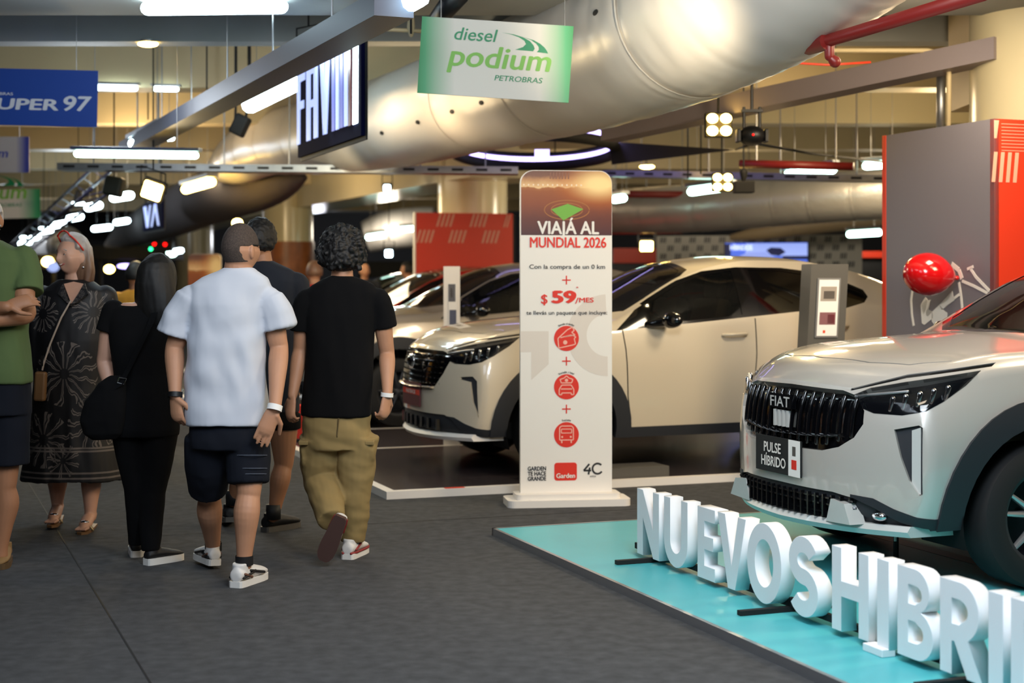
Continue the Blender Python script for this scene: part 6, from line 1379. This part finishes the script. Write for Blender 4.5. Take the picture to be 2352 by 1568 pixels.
for a_, b_ in feet:
    d = (b_-a_); d.z = 0; d.normalize(); a2 = V((a_.x, a_.y, max(0, a_.z-.045)))-d*.03; bm = B(); sx_ = V((-d.y, d.x, 0)); L_ = (V((b_.x, b_.y, 0))-V((a_.x, a_.y, 0))).length+.09
    b2 = V((a2.x, a2.y, 0))+d*L_; b2.z = max(0, b_.z-.035); dd_ = (b2-a2).normalized(); n_ = sx_.cross(dd_)*-1
    if n_.z < 0: n_ = -n_
    prism(bm, [(0, -.03), (.08, -.034), (.2, -.042), (L_-.02, -.03), (L_, 0), (L_-.02, .03), (.2, .042), (.08, .034), (0, .03)], a2, dd_, sx_, n_, 0, .014); o = obj('sandal', bm, mat('tan_leather', '7a5836', .5), P)
    bm = B(); m_ = a2+dd_*(L_*.68)+n_*.045; limb(bm, [m_-sx_*.044-n_*.03, m_-sx_*.02+n_*.006, m_+sx_*.02+n_*.006, m_+sx_*.044-n_*.03], .012, 8, flat=.5); obj('strap', bm, mat('bronze_leather', 'a5936f', .35, .5), o, True)
    bm = B(); ball(bm, m_+n_*.014, (.026, .02, .01)); obj('ornament', bm, M['chrome'], o, True)
# ---- man in green with folded arms at the left edge
Y0 = 7.75
P = person('grey-bearded man in an olive T-shirt with folded arms at the left edge', V((J(-30, 0).x, Y0, 0))); X = dirv(PI/2+.12); Fh = V((.25, -.97, 0)).normalized(); Xh = Fh.cross(ZZ).normalized()
bm = B(); hc = J(-35, 500, 0); R = head_mesh(bm, hc, Xh, Fh, ZZ, 1.03, .3); limb(bm, [J(-30, 590), J(-32, 560), J(-34, 530)], [.08, .07, .066], 18)
rings_torso(bm, [(J(-30, 570), .14, .07), (J(-30, 620), .18, .1), (J(-28, 850), .17, .12), (J(-25, 960), .16, .12)], X)
arm_mesh(bm, J(50, 612), J(60, 722, -.10), J(-60, 742, -.30), 1.12); arm_mesh(bm, J(-125, 610), J(-130, 720, -.10), J(15, 705, -.26), 1.12)
hand(bm, J(16, 704, -.25), V((.9, .35, .32)), V((.1, -.85, .5)), 1, 1.0, .35, .12); hand(bm, J(-60, 742, -.30), V((-1, .1, .1)), V((0, -1, .3)), 1)
for hip, kn, an in ((J(-70, 960), J(-70, 1100), J(-75, 1270)), (J(10, 960), J(12, 1100, .0), J(0, 1275, .02))): leg_mesh(bm, hip, kn, an, 1.05, V((.012, .01, 0)))
body = body_part('body', bm, M['skin2'], P, .0050, 3); face_bits(body, hc, R, 1.03)
scalp(body, 'grey_hair', hc, R, 1.03, M['hairgrey'], .012, lambda d: 1 if (d.z > .2 and d.y < .35) or (d.y < .15 and d.z > -.4) or d.z > .72 else 0, folds(.003, 40, 20, 2))
scalp(body, 'beard', hc, R, 1.03, M['hairgrey'], .010, lambda d: 1 if d.z < -.36 and d.y > -.1 and not (abs(d.x) < .3 and -.62 < d.z < -.44 and d.y > .6) else 0, folds(.002, 60, 60, 2))
bm = B(); rings_torso(bm, [(J(-31, 552), .075, .075), (J(-31, 560), .11, .085), (J(-30, 575), .18, .10), (J(-29, 600), .215, .12), (J(-28, 660), .205, .145), (J(-26, 760), .20, .155), (J(-24, 850), .215, .165), (J(-24, 878), .215, .165)], X, 2.35, 36)
for a_, b_, c_ in ((J(50, 598), J(62, 640, -.02), J(62, 672, -.05)), (J(-112, 598), J(-122, 640), J(-124, 672))): limb(bm, [a_, b_, c_], [.078, .080, .082], 18, False); ball(bm, a_, .078)
body_part('t_shirt', bm, M['shirtgreen'], P, .0065, 7, folds(.009, 8, 4, 6))
bm = B(); rings_torso(bm, [(J(-24, 862), .205, .155), (J(-24, 950), .205, .15)], X, 2.4, 30); limb(bm, [J(-70, 930), J(-72, 1066)], [.115, .105], 20, False); limb(bm, [J(15, 930), J(16, 1066)], [.118, .110], 20, False); body_part('shorts', bm, M['navy'], P, .0065, 4, folds(.006, 8, 5, 5))
for hx in (-78, -10): a_ = gnd(hx, 1300); shoe(P, a_+V((0, .16, 0)), a_+V((.05, -.11, 0)), ZZ, mat('tan_suede', '8a6a40', .8), mat('gum_sole', '5a4326', .7))
# ---- people among the cars and further down the aisle
def bystander(px, py, Y, label, cloth, hair, az=0, skin='skin', h=1.72, lower='navy'):
    c = at(px, py, Y); base = V((c.x, Y, 0)); P = person(label, base); hz = h-.115*.97; hc = V((c.x, Y, c.z)); k = c.z/hz
    Fh = dirv(az); Xh = Fh.cross(ZZ).normalized(); q = lambda x, y, z: V((c.x, Y, 0))+Xh*x*k+Fh*y*k+ZZ*z*k; bm = B(); R = head_mesh(bm, hc, Xh, Fh, ZZ, k)
    limb(bm, [q(0, -.02, 1.42), q(0, -.01, 1.5), q(0, 0, 1.57)], .056*k, 14); rings_torso(bm, [(q(0, 0, 1.44), .12*k, .06*k), (q(0, 0, 1.25), .15*k, .1*k), (q(0, 0, .95), .15*k, .1*k)], Xh)
    for s in (-1, 1):
        arm_mesh(bm, q(s*.19, 0, 1.38), q(s*.24, -.02, 1.1), q(s*.24, .08, .86), k); hand(bm, q(s*.24, .08, .86), V((0, .1, -1)), Xh*s, s, k); leg_mesh(bm, q(s*.09, 0, .92), q(s*.10, .02, .5), q(s*.10, -.02, .10), k)
    body = body_part('body', bm, M[skin], P, .009, 3); face_bits(body, hc, R, k)
    if hair: scalp(body, 'hair', hc, R, k, M[hair], .018, lambda d: 1 if (d.y < .35 and d.z > -.35) or d.z > .55 else 0, None, .008)
    bm = B(); rings_torso(bm, [(q(0, -.01, 1.475), .07*k, .065*k), (q(0, 0, 1.45), .14*k, .085*k), (q(0, 0, 1.40), .20*k, .10*k), (q(0, 0, 1.2), .19*k, .125*k), (q(0, 0, .92), .19*k, .13*k)], Xh)
    for s in (-1, 1): limb(bm, [q(s*.19, 0, 1.38), q(s*.235, -.01, 1.16)], [.075*k, .07*k], 14)
    body_part('shirt', bm, M[cloth], P, .01, 4, folds(.006))
    bm = B(); rings_torso(bm, [(q(0, 0, .97), .17*k, .12*k), (q(0, 0, .85), .18*k, .12*k)], Xh)
    for s in (-1, 1): limb(bm, [q(s*.09, 0, .9), q(s*.10, .02, .5), q(s*.10, -.02, .11)], [.095*k, .075*k, .06*k], 14, False)
    body_part('trousers', bm, M[lower], P, .01, 4)
    for s in (-1, 1): shoe(P, q(s*.10, -.08, 0), q(s*.12, .2, 0), ZZ, M['shoeblack'], M['pillargrey'])
bystander(312, 632, 13.5, 'person in a yellow shirt half hidden behind the long black hair', 'yellow', 'hairblack', .3, 'skin2')
bystander(722, 625, 16.8, 'person in a red shirt between the navy T-shirt and the curly hair', 'redcloth', 'hairbrown', -.6)
bystander(838, 622, 24.5, 'bald man in dark clothes right of the curly-haired man', 'shirtnavy', None, PI-.4)
bystander(935, 620, 25, 'dark-haired person in a blue shirt left of the red booth wall', 'bluecloth', 'hairblack', -1.6)
bystander(1180, 632, 21.95, 'dark-haired person behind the roof of the red car, beside the totem', 'matblack', 'hairblack', -1.4, 'skin2')
